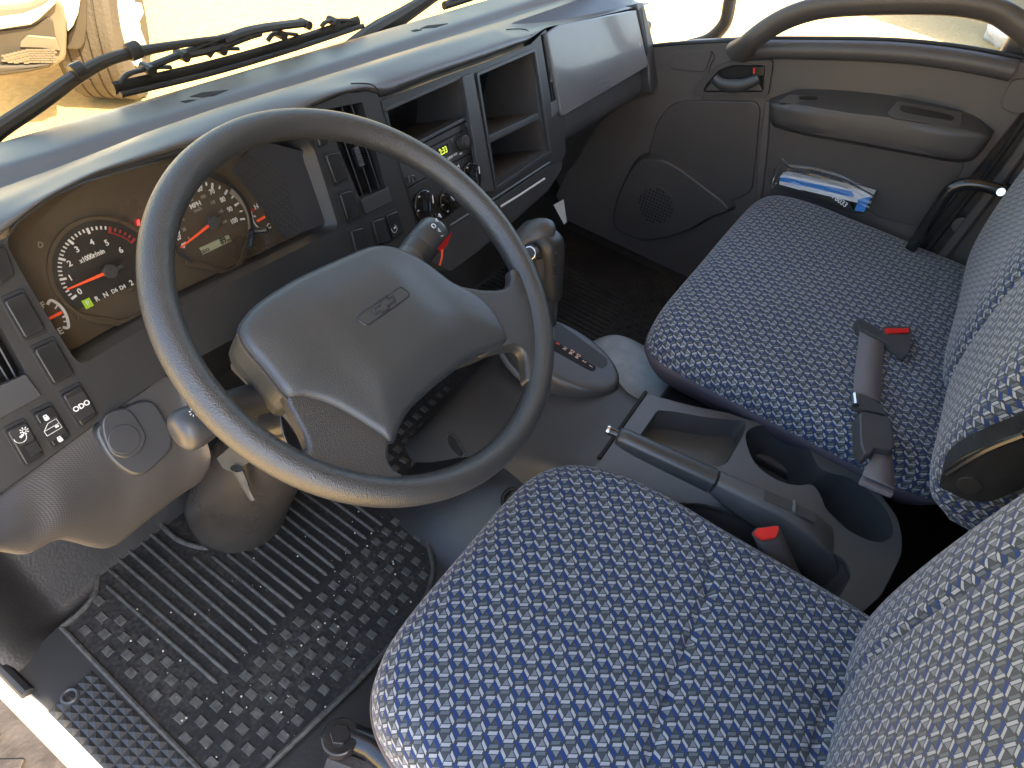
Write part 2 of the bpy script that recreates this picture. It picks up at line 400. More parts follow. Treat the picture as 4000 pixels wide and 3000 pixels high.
    bp=nn.new('ShaderNodeBump'); bp.inputs['Strength'].default_value=.5; bp.inputs['Distance'].default_value=.0006; ln.new(sn.outputs[0],bp.inputs['Height']); ln.new(bp.outputs[0],b.inputs['Normal'])
    return m
M['fab']=fabric()
M['fab2']=fabric((.0175,.0),(.0055,.0330),'woven_fabric_backrest')
M['fab3']=fabric((.0168,.0040),(-.0065,.0322),'woven_fabric_backrest_turned')
GZ=-1.45; FZ=-.62
#@@SECTION SETTING
def ground():
    m=mat('sunlit_gravel',(.42,.35,.24),.9); N=m.node_tree; b=N.nodes['Principled BSDF']
    g=N.nodes.new('ShaderNodeNewGeometry')
    a=N.nodes.new('ShaderNodeTexNoise'); a.inputs['Scale'].default_value=26; a.inputs['Detail'].default_value=10; a.inputs['Roughness'].default_value=.7
    N.links.new(g.outputs['Position'],a.inputs['Vector'])
    r=N.nodes.new('ShaderNodeValToRGB'); r.color_ramp.elements[0].position=.3; r.color_ramp.elements[0].color=(.44,.30,.12,1); r.color_ramp.elements[1].position=.68; r.color_ramp.elements[1].color=(.62,.45,.20,1)
    N.links.new(a.outputs[0],r.inputs[0]); N.links.new(r.outputs[0],b.inputs['Base Color'])
    bp=N.nodes.new('ShaderNodeBump'); bp.inputs['Distance'].default_value=.02; bp.inputs['Strength'].default_value=.6; N.links.new(a.outputs[0],bp.inputs['Height']); N.links.new(bp.outputs[0],b.inputs['Normal'])
    V=[(-150,-150,GZ),(150,-150,GZ),(150,150,GZ),(-150,150,GZ)]
    o=mk('ground',V,[(0,1,2,3)],m); o['kind']='structure'
ground()
DX=1.27
# cab floor pan, vinyl covered, with raised edges
def floor():
    xs=np.r_[np.linspace(-.430,-.25,28),np.linspace(-.22,1.32,30)]; ys=np.r_[np.linspace(-.95,.10,12),np.linspace(.13,.56,40)]; G=[];
    ss=lambda t:(lambda q:q*q*(3-2*q))(min(1,max(0,t)))
    for y in ys:
        row=[]
        for x in xs:
            z=FZ
            if y>.34: z+=(y-.34)*1.1
            z+=.075*ss((-.335-x)/.085)*ss((y-.265)/.14)
            row.append((x,y,z))
        G.append(row)
    o=grid('cab_floor',G,M['vinyl'],sub=0,ang=180); o['kind']='structure'
floor()
# roof, rear wall, front cowl below the windscreen: what shades the interior
def shell():
    def s(name,V,F,mt=M['shell'],**k):
        o=mk(name,V,fix(V,F),mt,**k); o['kind']='structure'; return o
    o=box('cab_roof',(.43,-.32,.93),(1.9,1.25,.05),M['shell'],bev=.01); o['kind']='structure'
    o=box('cab_rear_wall',(.43,-.93,.15),(1.8,.05,1.6),M['shell'],bev=.01); o['kind']='structure'
    o=box('cowl_panel',(.43,.575,-.45),(1.9,.05,.76),M['shell'],bev=.01); o['kind']='structure'
    o=box('kick_panel',(1.33,.44,-.34),(.05,.34,.60),M['doorlo'],bev=.01); o['kind']='structure'
    o=box('kick_panel',(-.465,.52,-.34),(.05,.2,.60),M['doorlo'],bev=.01); o['kind']='structure'
    o=box('b_pillar',(-.46,-.86,.2),(.07,.14,1.5),M['shell'],bev=.01); o['kind']='structure'
    o=box('b_pillar',(1.335,-.70,.15),(.05,.46,1.6),M['doorlo'],bev=.01); o['kind']='structure'
    for x in (-.47,1.36):
        P=[(x,.50,0),(x,.47,.3),(x,.40,.62),(x,.25,.92)]
        o=tube('a_pillar',spl(P,5,False),.04,M['shell']); o['kind']='structure'
shell()
#@@SECTION WINDSCREEN
WS=Pl((0,.505,.0),(0,-1,-.16),(1,0,0))
def windscreen():
    o=thing('windscreen','wide clear front windscreen with black seal above the dashboard','windscreen',(.43,.5,.0))
    P=[WS.at(-.85,0),WS.at(.85+.43*2,0),WS.at(.85+.86,-.9),WS.at(-.85,-.9)]
    zmax=.92; 
    V=[(-.45,.512,-.005),(1.33,.512,-.005),(1.33,.36,.90),(-.45,.36,.90)]
    mk('glass',V,[(0,1,2,3)],M['glass'],o)
    # black seal along the lower edge
    tube('seal',[(-.46,.508,-.004),(.4,.512,-.006),(1.33,.508,-.004)],.008,M['frit'],o,k=8)
windscreen()
WO=Pl((0,.545,0),(0,-1,-.16),(1,0,0))
def wiper():
    o=thing('windscreen_wiper','long black windscreen wiper with arm lying across the glass on the driver side','wiper',tuple(WO.h(470,210)))
    arm=[(-60,560),(0,505),(150,405),(300,300),(420,235),(550,200),(750,165),(900,145)]
    r=[.011,.0105,.010,.009,.0075,.007,.005,.004]
    P=WO.H(arm)
    tube('arm',spl(P,5,False),list(np.interp(np.linspace(0,7,36),range(8),r)),M['wiper'],o,k=10)
    for a,b in (((285,290),(345,305)),((500,208),(550,222))):
        tube('clamp',[WO.h(a[0],a[1]),WO.h(a[0]+45,a[1]-20)],.0115,M['wiper'],o,k=12,bev=.002)
    blade=WO.H([(440,347),(800,265),(1100,180),(1398,82)])
    tube('blade',spl(blade,8,False),.0065,M['wiper'],o,k=8,flat=1.4)
    tube('rubber_lip',[p+np.array([0,-.014,-.004]) for p in spl(WO.H([(442,345),(800,263),(1100,178),(1396,82)]),8,False)],.004,M['wiper'],o,k=6)
    def fr(name,pts,rr,n=5): tube(name,spl(WO.H(pts),n,False),rr,M['wiper'],o,k=8,flat=.7)
    fr('yoke',[(700,215),(800,195),(880,170),(960,140),(1010,125)],.0095)
    fr('yoke',[(870,160),(960,125),(1060,105),(1180,90)],.0095)
    fr('bridge',[(700,215),(850,150),(940,132)],.0055)
    fr('bridge',[(560,270),(640,238),(700,215)],.0065)
    fr('claw',[(465,330),(500,290),(570,270),(620,262),(665,262)],.0045)
    fr('claw',[(815,222),(835,195),(860,190),(930,190)],.0045)
    fr('claw',[(1045,160),(1065,135),(1100,130),(1160,135)],.0045)
    fr('claw',[(1255,105),(1275,85),(1330,78),(1395,80)],.0045)
    for q in ((575,268),(708,215),(855,190),(1092,133),(1190,92),(1300,82)):
        c=WO.h(*q); tube('rivet',[c+np.array([0,.010,0]),c-np.array([0,.012,0])],.007,M['wiper'],o,k=10)
    o2=thing('windscreen_wiper','tip of the black wiper on the far side at the top edge of the photo','wiper',tuple(WO.h(1760,15)))
    tube('blade',WO.H([(1735,22),(1860,-18),(2000,-60)]),.007,M['wiper'],o2,k=8,flat=1.3)
    tube('claw',WO.H([(1745,15),(1770,-5),(1830,-20)]),.005,M['wiper'],o2,k=8)
wiper()
# reflected/dark strut low in the windscreen: washer hose arm of the second wiper
tag(tube('wiper_arm_link',spl(Pl((0,.60,0),(0,-1,-.1)).H([(1350,215),(1440,145),(1560,70),(1700,-20)]),5,False),[.020]*6+[.020,.020,.019,.018,.017,.016,.015,.014,.013,.013],M['wiper'],k=10),'broad brown wiper arm behind the glass at the upper middle of the windscreen','wiper arm')
#@@SECTION DASH
D=thing('dashboard','wide dark grey dashboard with instruments, radio, open bins and glovebox','dashboard',(.4,.3,-.1))
def YH(y,pts): return YP(y).H(pts)
def dash_top():
    # rows from the windscreen to the upper edge of the fascia
    xs=np.linspace(-.46,1.30,89)
    def row(P,z=None,y=None):
        P=sorted([tuple(p) for p in P]); X=[p[0] for p in P]
        return [(x,float(np.interp(x,X,[p[1] for p in P])),float(np.interp(x,X,[p[2] for p in P]))) for x in xs]
    def ext(P,l,r): return [tuple(l)]+[tuple(p) for p in P]+[tuple(r)]
    f=FP()
    R0=[(x,.505,.008) for x in xs]
    R0b=[(x,.490,.013) for x in xs]
    R1=[(x,.437,.020) for x in xs]
    R1b=[(x,.428,.019) for x in xs]
    R2a=[(x,.412,.009) for x in xs]
    R2b=[(x,.402,.010) for x in xs]
    crest=row([(-.46,.35,.028),(-.19,.35,.036),(-.1,.35,.043),(0,.35,.052),(.1,.35,.054),(.25,.35,.050),(.5,.35,.045),(.8,.36,.032),(1.3,.36,.015)])
    edge=row([(-.46,.305,.030),(-.2,.305,.046),(-.115,.305,.058),(.02,.305,.062),(.1,.305,.063),(.2,.305,.060),(.3,.31,.052),(.5,.31,.045),(.70,.31,.040),(.80,.315,.026),(1.3,.31,.0)])
    lip=row([tuple(f.off(.004).h(*q)) for q in [(-200,1050),(25,932),(57,880),(190,772),(380,678),(570,627),(715,586),(900,549),(1100,520),(1235,418),(1330,375),(1450,352)]]+
            [tuple(f.off(.004).h(*q)) for q in [(1500,390),(1700,303),(1900,232),(2070,165),(2135,108),(2300,75),(2488,32),(2600,0)]])
    mid=[(a[0],(a[1]+b[1])/2-.012,(a[2]+b[2])/2+.006) for a,b in zip(edge,lip)]
    mid2=[(a[0],(a[1]+b[1])/2,(a[2]+b[2])/2+.004) for a,b in zip(crest,edge)]
    back=[(a[0],a[1]+.03,a[2]-.012) for a in lip]
    G=[R0,R0b,R1,R1b,R2a,R2b]
    a2=[(b[0],.39,b[2]*.3+.010*.7+.004) for b in crest]
    G+=[a2,crest,mid2,edge,mid,lip,back]
    g2=grid('dash_top',[[np.array(p) for p in r] for r in G],M['hood'],D,sub=2,flip=True)
    for q in ([(1371,327),(1415,326),(1450,330),(1470,345),(1482,368),(1488,385)],[(1978,116),(2030,113),(2060,119),(2076,138),(2084,160)]):
        S=[onsurf(g2,*a,.0002) for a in q]; S=[a[0] for a in S if a]
        if len(S)>2: tube('trim_seam',spl(S,3,False),.0009,M['void'],D,k=6)
    for q in ([(742,378),(790,362),(890,352),(835,374),(790,380)],[(705,397),(735,391),(765,390),(725,402)],[(1640,112),(1670,100),(1750,92),(1700,108)],[(1605,121),(1625,115),(1650,117),(1620,124)]):
        S=[onsurf(g2,*a,.0006) for a in q]; S=[a for a in S if a]
        if len(S)==len(q): prism('defroster_slot',[a[0] for a in S],S[0][1],.002,M['void'],D,bev=0)
    return lip
LIP=dash_top()
F0=FP()
def Fh(pts,d=0): return F0.off(d).H(pts)
CL=[(22,945),(57,886),(190,778),(380,684),(570,633),(715,592),(900,555),(1100,530),(1190,540),(1228,582),(1272,720),(1320,880),(1300,905),(1106,1003),(703,1199),(345,1412),(318,1420),(290,1400),(200,1260),(70,1040)]
clO=rnd(Fh(CL),[.012,.01,.02,.03,.03,.03,.03,.02,.012,.012,.02,.012,.01,.03,.03,.01,.01,.01,.02,.02],4)
midvent=[(1215,405),(1235,392),(1412,398),(1430,420),(1508,735),(1505,750),(1412,775),(1398,765),(1290,590)]
mvO=rnd(Fh([(1262,430),(1415,398),(1507,738),(1405,775)]),.003,3)
lvO=rnd(Fh([(-160,1200),(2,1275),(100,1455),(90,1480),(-20,1520),(-250,1300)]),.003,3)
def fascia():
    top=[(-240,1055),(25,928),(57,874),(190,766),(380,672),(570,621),(715,580),(900,542),(1100,500),(1235,412),(1330,372),(1445,352),(1470,360)]
    outer=Fh(top)+Fh([(1484,392),(1560,650),(1628,886),(1655,985),(1560,1045),(1200,1210),(900,1330),(652,1463),(392,1640),(126,1836),(0,1925),(-200,2075)])
    plate('fascia_panel',F0,outer,[clO,mvO,lvO],.018,M['fascia'],D,bev=.0022)
    # instrument cluster hollow: walls tapering in to the dial face
    n=F0.n
    W=recess('cluster_surround',[p-n*.001 for p in clO],n,.048,M['fascia'],D,inset=.05,back=False,shift=(-.012,0,0),ang=50)
fascia()
FD=F0.off(-.047)
def Dh(pts,d=0): return FD.off(d).H(pts)
def cluster():
    K=thing('x','x','x'); bpy.data.objects.remove(K)
    face=mk('instrument_face',[np.array(p) for p in [c_+(q_-c_)*.93-F0.n*.0478 for c_ in [sum(clO)/len(clO)] for q_ in clO]],[tuple(range(len(clO)))],M['face'],D)
    tc=Dh([(418,1059)])[0]; sc_=Dh([(819,869)])[0]
    u,v,n=FD.u,FD.v,FD.n
    # raised frames round both dials
    def dial(c,r,name):
        P=disc(FD.off(.0006),c+n*.0006,r,48); return P
    rt=.083
    def ringbar(name,c,r0,r1,a0,a1,hh,mt,par,N=40):
        V=[];F=[]
        for i in range(N+1):
            a=a0+(a1-a0)*i/N; e=u*math.cos(a)+v*math.sin(a)
            V+= [c+e*r0,c+e*r0+n*hh,c+e*r1+n*hh,c+e*r1]
        for i in range(N):
            for j in range(3): F.append([i*4+j,i*4+j+1,i*4+5+j,i*4+4+j])
        return mk(name,V,fix(V,F),mt,par,ang=30)
    prism('tachometer_face',[tc+n*.0012+u*.0565*math.cos(t)+v*max(-.024,.0565*math.sin(t)) for t in np.linspace(0,2*math.pi,61)[:-1]],n,.0012,M['faced'],face,bev=0)
    ringbar('dial_rim',tc,.0565,.0605,R_(0),R_(360),.005,M['face'],face,64)
    ringbar('dial_rim',sc_,.0555,.0595,R_(-35),R_(215),.004,M['fascia'],face,64)
    # lower shield shapes of the two dials
    for c in (tc,sc_):
        P=[c+u*a+v*b for a,b in ((-.056,-.034),(-.010,-.068),(.010,-.068),(.056,-.034),(.051,-.026),(.008,-.062),(-.008,-.062),(-.051,-.026))]
        prism('dial_rim',[p+n*.003 for p in P],n,.003,M['face'],face,bev=.0008)
    def ang(c,q):
        d=Dh([q])[0]-c; return math.atan2(d@v,d@u),np.linalg.norm(d)
    def tick(c,a,r0,r1,wd,mt,name='tick'):
        e=u*math.cos(a)+v*math.sin(a); f=-u*math.sin(a)+v*math.cos(a)
        P=[c+e*r0-f*wd/2,c+e*r1-f*wd/2,c+e*r1+f*wd/2,c+e*r0+f*wd/2]; return [p+n*.0022 for p in P]
    def ticks(name,L,mt):
        V=[];F=[]
        for P in L:
            k=len(V); V+=P+[p-n*.0015 for p in P]; F+=[[k,k+1,k+2,k+3],[k,k+4,k+5,k+1],[k+1,k+5,k+6,k+2],[k+2,k+6,k+7,k+3],[k+3,k+7,k+4,k]]
        mk(name,V,fix(V,F),mt,face)
    maj=[(288,1159),(245,1090),(241,1013),(279,949),(348,914),(426,919),(500,960)]
    A=[ang(tc,q)[0] for q in maj]; A=[a+2*math.pi if a<-2.0 else a for a in A]; 
    A=[a%(2*math.pi) for a in A]
    L=[];Lr=[]; r1=.0500
    tot=np.interp(np.arange(0,61)/10,range(7),A)
    for i in range(0,61):
        if i%2 and True: continue
        mj=i%10==0
        P=tick(tc,tot[i],r1-(.0066 if mj else .0038),r1,.0025 if mj else .0015,None)
        (Lr if i>=50 else L).append(P)
    ticks('tick_marks',L,M['white']); 
    N=12
    Lr+= [tick(tc,tot[50]+(tot[60]-tot[50])*(i+.5)/N,r1-.0072,r1-.0058,.0050,None) for i in range(N)]
    ticks('red_zone',Lr,M['redp'])
    for s_,q in zip('0123456',[(311,1139),(275,1086),(272,1030),(301,975),(359,947),(417,949),(472,978)]):
        text(s_,Dh([q],.002)[0],FD,.0088,M['white'],face,rot=0)
    text('x1000r/min',Dh([(360,1000)],.002)[0],FD,.0076,M['white'],face,sx=.82)
    for s_,q,z in (('P',(343,1185),.0078),('R',(379,1168),.0078),('N',(413,1152),.0078),('D6',(447,1136),.0064),('D4',(479,1122),.0064),('2',(513,1105),.0084)):
        if s_=='P':
            c=Dh([q],.0015)[0]; P=[c+u*a+v*b for a,b in ((-.0045,-.0050),(.0045,-.0050),(.0045,.0050),(-.0045,.0050))]
            prism('gear_indicator',P,n,.001,M['green'],face,bev=0)
        text(s_,Dh([q],.0025)[0],FD,z,M['white'],face,sx=.9)
    def needle(c,q,tail,hub,mt=M['orange'],r=.0078):
        tip=Dh([q],.008)[0]; c2=c+n*.008; d=tip-c2; L_=np.linalg.norm(d); d/=L_; f=np.cross(n,d)
        P=[c2-f*.0018,tip-f*.0008,tip+f*.0008,c2+f*.0018]
        prism('needle',P,n,.0012,mt,face,bev=0)
        V=disc(FD,c+n*.011,r,24); prism('needle_hub',V,n,.008,M['buckle'],face,bev=.001)
        P=[c2-f*.002-d*tail,c2-f*.002,c2+f*.002,c2+f*.002-d*tail]; prism('needle_tail',[p+n*.001 for p in P],n,.003,M['buckle'],face,bev=.0003)
    needle(tc,(263,1131),.015,.01,r=.0078); needle(sc_,(708,967),.015,.01,r=.0078)
    # speedometer
    r1=ang(sc_,(954,856))[1]
    pos={0:(698,970),60:None,70:(827,720),80:(880,752),90:(921,799),100:(945,857)}
    a=lambda q: ang(sc_,q)[0]%(2*math.pi)
    keys=[0,70,80,90,100]; vals=[a((698,968)),a((827,720)),a((880,752)),a((921,799)),a((943,856))]
    vals=[vals[0]]+[x if x<vals[0] else x-2*math.pi for x in vals[1:]]
    L=[]
    for mph in range(0,101,5):
        aa=float(np.interp(mph,keys,vals)); mj=mph%10==0
        L.append(tick(sc_,aa,r1-(.0066 if mj else .0042),r1,.0024 if mj else .0016,None))
    ticks('tick_marks',L,M['white'])
    for s_,q in (('60',(779,739)),('70',(828,749)),('80',(870,780)),('90',(898,818)),('100',(914,863)),('10',(694,922)),('0',(716,961)),('50',(735,742)),('40',(700,775))):
        text(s_,Dh([q],.002)[0],FD,.0086,M['white'],face,sx=.85)
    for s_,q in (('80',(748,780)),('100',(793,769)),('120',(831,791)),('140',(862,827)),('160',(877,867)),('40',(713,857)),('20',(719,897)),('0',(738,931))):
        text(s_,Dh([q],.002)[0],FD,.0056,M['grey'],face,sx=.85)
    text('MPH',Dh([(763,801)],.002)[0],FD,.0080,M['white'],face); text('km/h',Dh([(773,819)],.002)[0],FD,.0056,M['grey'],face)
    # odometer window
    P=Dh([(780,969),(892,917),(905,941),(793,995)],.001); prism('odometer_display',P,n,.001,M['lcd'],face,bev=0)
    text('89',Dh([(871,940)],.0018)[0],FD,.0115,M['lcdtx'],face,sx=.8); text('mi',Dh([(893,937)],.0018)[0],FD,.006,M['lcdtx'],face); text('ODO',Dh([(800,981)],.0018)[0],FD,.0055,M['lcdtx'],face)
    # temperature gauge and fuel gauge arcs
    def arc(q,mt,wd=.0022,name='gauge_arc'):
        P=spl(Dh(q,.002),5,False); V=[];F=[]
        for i,p in enumerate(P):
            t=P[min(i+1,len(P)-1)]-P[max(i-1,0)]; t/=np.linalg.norm(t); f=np.cross(n,t); V+= [p-f*wd/2,p+f*wd/2]
        F=[[2*i,2*i+1,2*i+3,2*i+2] for i in range(len(P)-1)]
        mk(name,V,F,mt,face)
    arc([(982,826),(987,855),(998,878),(1018,895)],M['white'])
    prism('gauge_mark',Dh([(982,812),(998,818),(993,827),(979,822)],.002),n,.001,M['redp'],face,bev=0)
    arc([(985,843),(1000,846)],M['white'],.002); arc([(1003,865),(1036,846)],M['orange'],.0032,'needle')
    text('H',Dh([(1001,808)],.002)[0],FD,.009,M['white'],face); text('C',Dh([(1050,884)],.002)[0],FD,.009,M['white'],face)
    arc([(185,1190),(200,1173),(235,1195),(258,1230),(268,1270),(262,1281),(245,1278)],M['white'],.0030)
    arc([(228,1187),(215,1207)],M['white'],.0016); arc([(258,1232),(244,1240)],M['white'],.002); arc([(262,1255),(248,1256)],M['white'],.0016)
    arc([(190,1246),(243,1219)],M['orange'],.0030,'needle')
    text('F',Dh([(168,1192)],.002)[0],FD,.009,M['white'],face); text('E',Dh([(236,1294)],.002)[0],FD,.010,M['white'],face)
    # turn the tell-tale lamp symbol: high beam
    arc([(150,945),(165,950),(166,962),(152,966),(150,945)],M['grey'],.0012,'lamp_symbol')
    prism('warning_lamp',Dh([(537,860),(545,858),(546,880),(539,880)],.002),n,.001,mat('red_lamp',(.8,.02,.02),.4,emit=((1,.02,.02),1.5)),face,bev=0)
    # reset stalks on the lens
    b=Dh([(985,903)],.012)[0]
    for q,r in (((1045,896),.0035),((972,965),.0035)):
        tube('reset_knob',[b,Dh([q],.03)[0]],.0042,M['gloss'],face,k=10)
    # clear lens a little in front of the dials
    cc_=sum(clO)/len(clO); P=[cc_+(q_-cc_)*.962-F0.n*.030 for q_ in clO]
    mk('instrument_lens',P,[tuple(range(len(P)))],M['lens'],D)
    a0=[FD.off(.002).h(905,665),FD.off(.002).h(1010,790),FD.off(.002).h(1107,932)]; b0=[F0.off(-.016).h(1010,548),F0.off(-.014).h(1222,600),F0.off(-.014).h(1290,868)]
    mk('side_wall',a0+b0,[(0,1,4,3),(1,2,5,4)],mat('cluster_wall_plastic',(.030,.029,.030),.4),D,ang=180)
    # bright curved rim right of the speedometer
    arc([(900,745),(940,780),(970,830),(980,880),(978,900)],M['grey'],.008,'dial_trim')
cluster()
def button(q,name='switch_blank',h=.006,r=.003,mt=M['gloss'],par=D,sur=True,dome=.0):
    P=Fh(q); c=sum(P)/len(P)
    if sur: prism(name+'_frame' if False else 'switch_frame',rnd([c+(p-c)*1.10+F0.n*.0012 for p in P],.004,3),F0.n,.004,M['dark'],par,bev=.0006)
    return prism(name,rnd([p for p in P],r,4),F0.n,.004,mt,par,top=rnd([c+(p-c)*.90+F0.n*h for p in P],r,4),bev=.0016,seg=3)
for q in (z2((90,950),(185,930),(245,1105),(165,1148)),z2((180,1190),(262,1165),(325,1340),(240,1378)),z2((250,1418),(330,1395),(392,1590),(300,1620)),z2((385,1362),(462,1335),(512,1492),(422,1520)),
          z2((25,790),(95,770),(118,888),(65,912)),
          z4((0,350),(140,288),(283,540),(145,598)),z4((185,650),(330,583),(458,810),(322,880)),z4((-90,60),(20,10),(85,190),(-10,270))):
    button(q)
b=button(z2((468,1325),(545,1292),(585,1440),(518,1482)),'cruise_switch')
def icon(kind,q,s,par,d=.0068):
    c=Fh([q],d)[0]; u,v,n=F0.u,F0.v,F0.n; mt=M['white']
    def ln(pts,wd=.0003):
        tube('symbol',[c+u*a*s+v*b_*s for a,b_ in pts],wd,mt,par,k=6)
    if kind=='gauge':
        ln([(.9*math.cos(a),.9*math.sin(a)) for a in np.linspace(R_(-200),R_(60),14)]); ln([(0,0),(.55,.2)],.0012)
    if kind=='sun':
        ln([(.4*math.cos(a),.4*math.sin(a)) for a in np.linspace(0,2*math.pi,13)]); 
        for k in range(8): a=k*math.pi/4; ln([(.6*math.cos(a),.6*math.sin(a)),(.95*math.cos(a),.95*math.sin(a))],.0005)
    if kind=='lock':
        ln([(-.5,-.6),(.5,-.6),(.5,.1),(-.5,.1),(-.5,-.6)]); ln([(-.4,-.25),(.4,-.25)],.0022); ln([(-.35,.1),(-.3,.6),(.3,.6),(.35,.1)],.0007)
    if kind=='doorcar':
        ln([(-1,-.6),(1,-.6),(1,.8),(-.1,.8),(-1,.1),(-1,-.6)]); ln([(-.9,.1),(.9,.1)]); ln([(.35,-.15),(.75,-.15)],.0012)
icon('gauge',(1540,893),.0065,b)
bo=button(z4((362,932),(488,864),(602,1058),(492,1138)),'odometer_button')
prism('button_recess',rnd([p for p in Fh(z4((410,965),(515,912),(585,1040),(490,1098)),.0062)],.001),F0.n,.0008,M['dark'],bo,bev=0)
text('ODO',Fh(z4((503,1005)),.0066)[0],F0,.0078,M['white'],bo,sx=.95)
bl=button(z4((188,1048),(312,988),(433,1190),(322,1268)),'door_lock_switch')
prism('button_recess',rnd(Fh(z4((240,1120),(345,1065),(400,1175),(300,1235)),.0062),.001),F0.n,.0008,M['dark'],bl,bev=0)
icon('lock',z4((285,1076))[0],.0042,bl); icon('lock',z4((370,1208))[0],.0042,bl); icon('doorcar',z4((322,1140))[0],.0078,bl)
bd=button(z4((18,1150),(150,1088),(268,1308),(152,1382)),'dimmer_switch')
prism('button_recess',rnd(Fh(z4((60,1165),(160,1115),(215,1210),(125,1255)),.0062),.001),F0.n,.0008,M['dark'],bd,bev=0)
icon('gauge',z4((125,1200))[0],.0060,bd); icon('sun',z4((150,1158))[0],.0042,bd)
for k in range(7):
    a=k/7; q=z4((158+a*38,1258+a*60),(222+a*38,1222+a*60)); P=Fh(q,.0075); tube('thumbwheel_rib',P,.0011,M['dark'],bd,k=6)
# air vents with upright slats
def vent(P,name,slat_px,d=.035,handle=None,shift=(0,0,0)):
    v=recess(name,P,F0.n,d,M['void'],D,inset=.03)
    for (a,b_) in slat_px:
        A=F0.off(-.008).h(*a); B=F0.off(-.008).h(*b_); t=(B-A)/np.linalg.norm(B-A); dn=-F0.n*.8+np.array([.5,0,0])
        dn/=np.linalg.norm(dn); f=np.cross(t,dn); f/=np.linalg.norm(f)
        V=[A-f*.0008,A+f*.0008,A+f*.0008+dn*.02,A-f*.0008+dn*.02,B-f*.0008,B+f*.0008,B+f*.0008+dn*.02,B-f*.0008+dn*.02]
        mk('vent_slat',V,fix(V,[(0,1,2,3),(4,5,6,7),(0,1,5,4),(1,2,6,5),(2,3,7,6),(3,0,4,7)]),M['fascia'],v)
    if handle:
        A=F0.off(-.004).h(*handle[0]); B=F0.off(-.004).h(*handle[1])
        h=prism('vent_tab',[A-F0.u*.004,A+F0.u*.004,B+F0.u*.004,B-F0.u*.004],F0.n,.008,M['dark'],v,bev=.001)
        for k in range(8):
            c=A+(B-A)*(k+.5)/8; tube('tab_ridge',[c-F0.u*.0045+F0.n*.0005,c+F0.u*.0045+F0.n*.0005],.0016,M['console'],v,k=6)
vent(mvO,'air_vent',[((1300,425),(1420,770)),((1335,417),(1455,762)),((1372,408),(1488,752))],handle=((1388,575),(1415,650)))
vent(lvO,'air_vent',[((-80,1300),(40,1500)),((-40,1290),(70,1490))])
prism('blank_panel',rnd(Fh(z2((328,1232),(505,1150),(532,1245),(362,1330)),.0),.003),F0.n,.003,M['dash'],D,top=rnd(Fh(z2((332,1236),(500,1156),(526,1243),(364,1322)),.004),.003),bev=.001)
prism('blank_panel',rnd(Fh(z4((-140,930),(165,802),(262,935),(250,960),(-140,1170))),.003),F0.n,.003,M['dash'],D,top=rnd(Fh(z4((-140,945),(160,808),(255,938),(245,950),(-140,1160)),.004),.003),bev=.001)
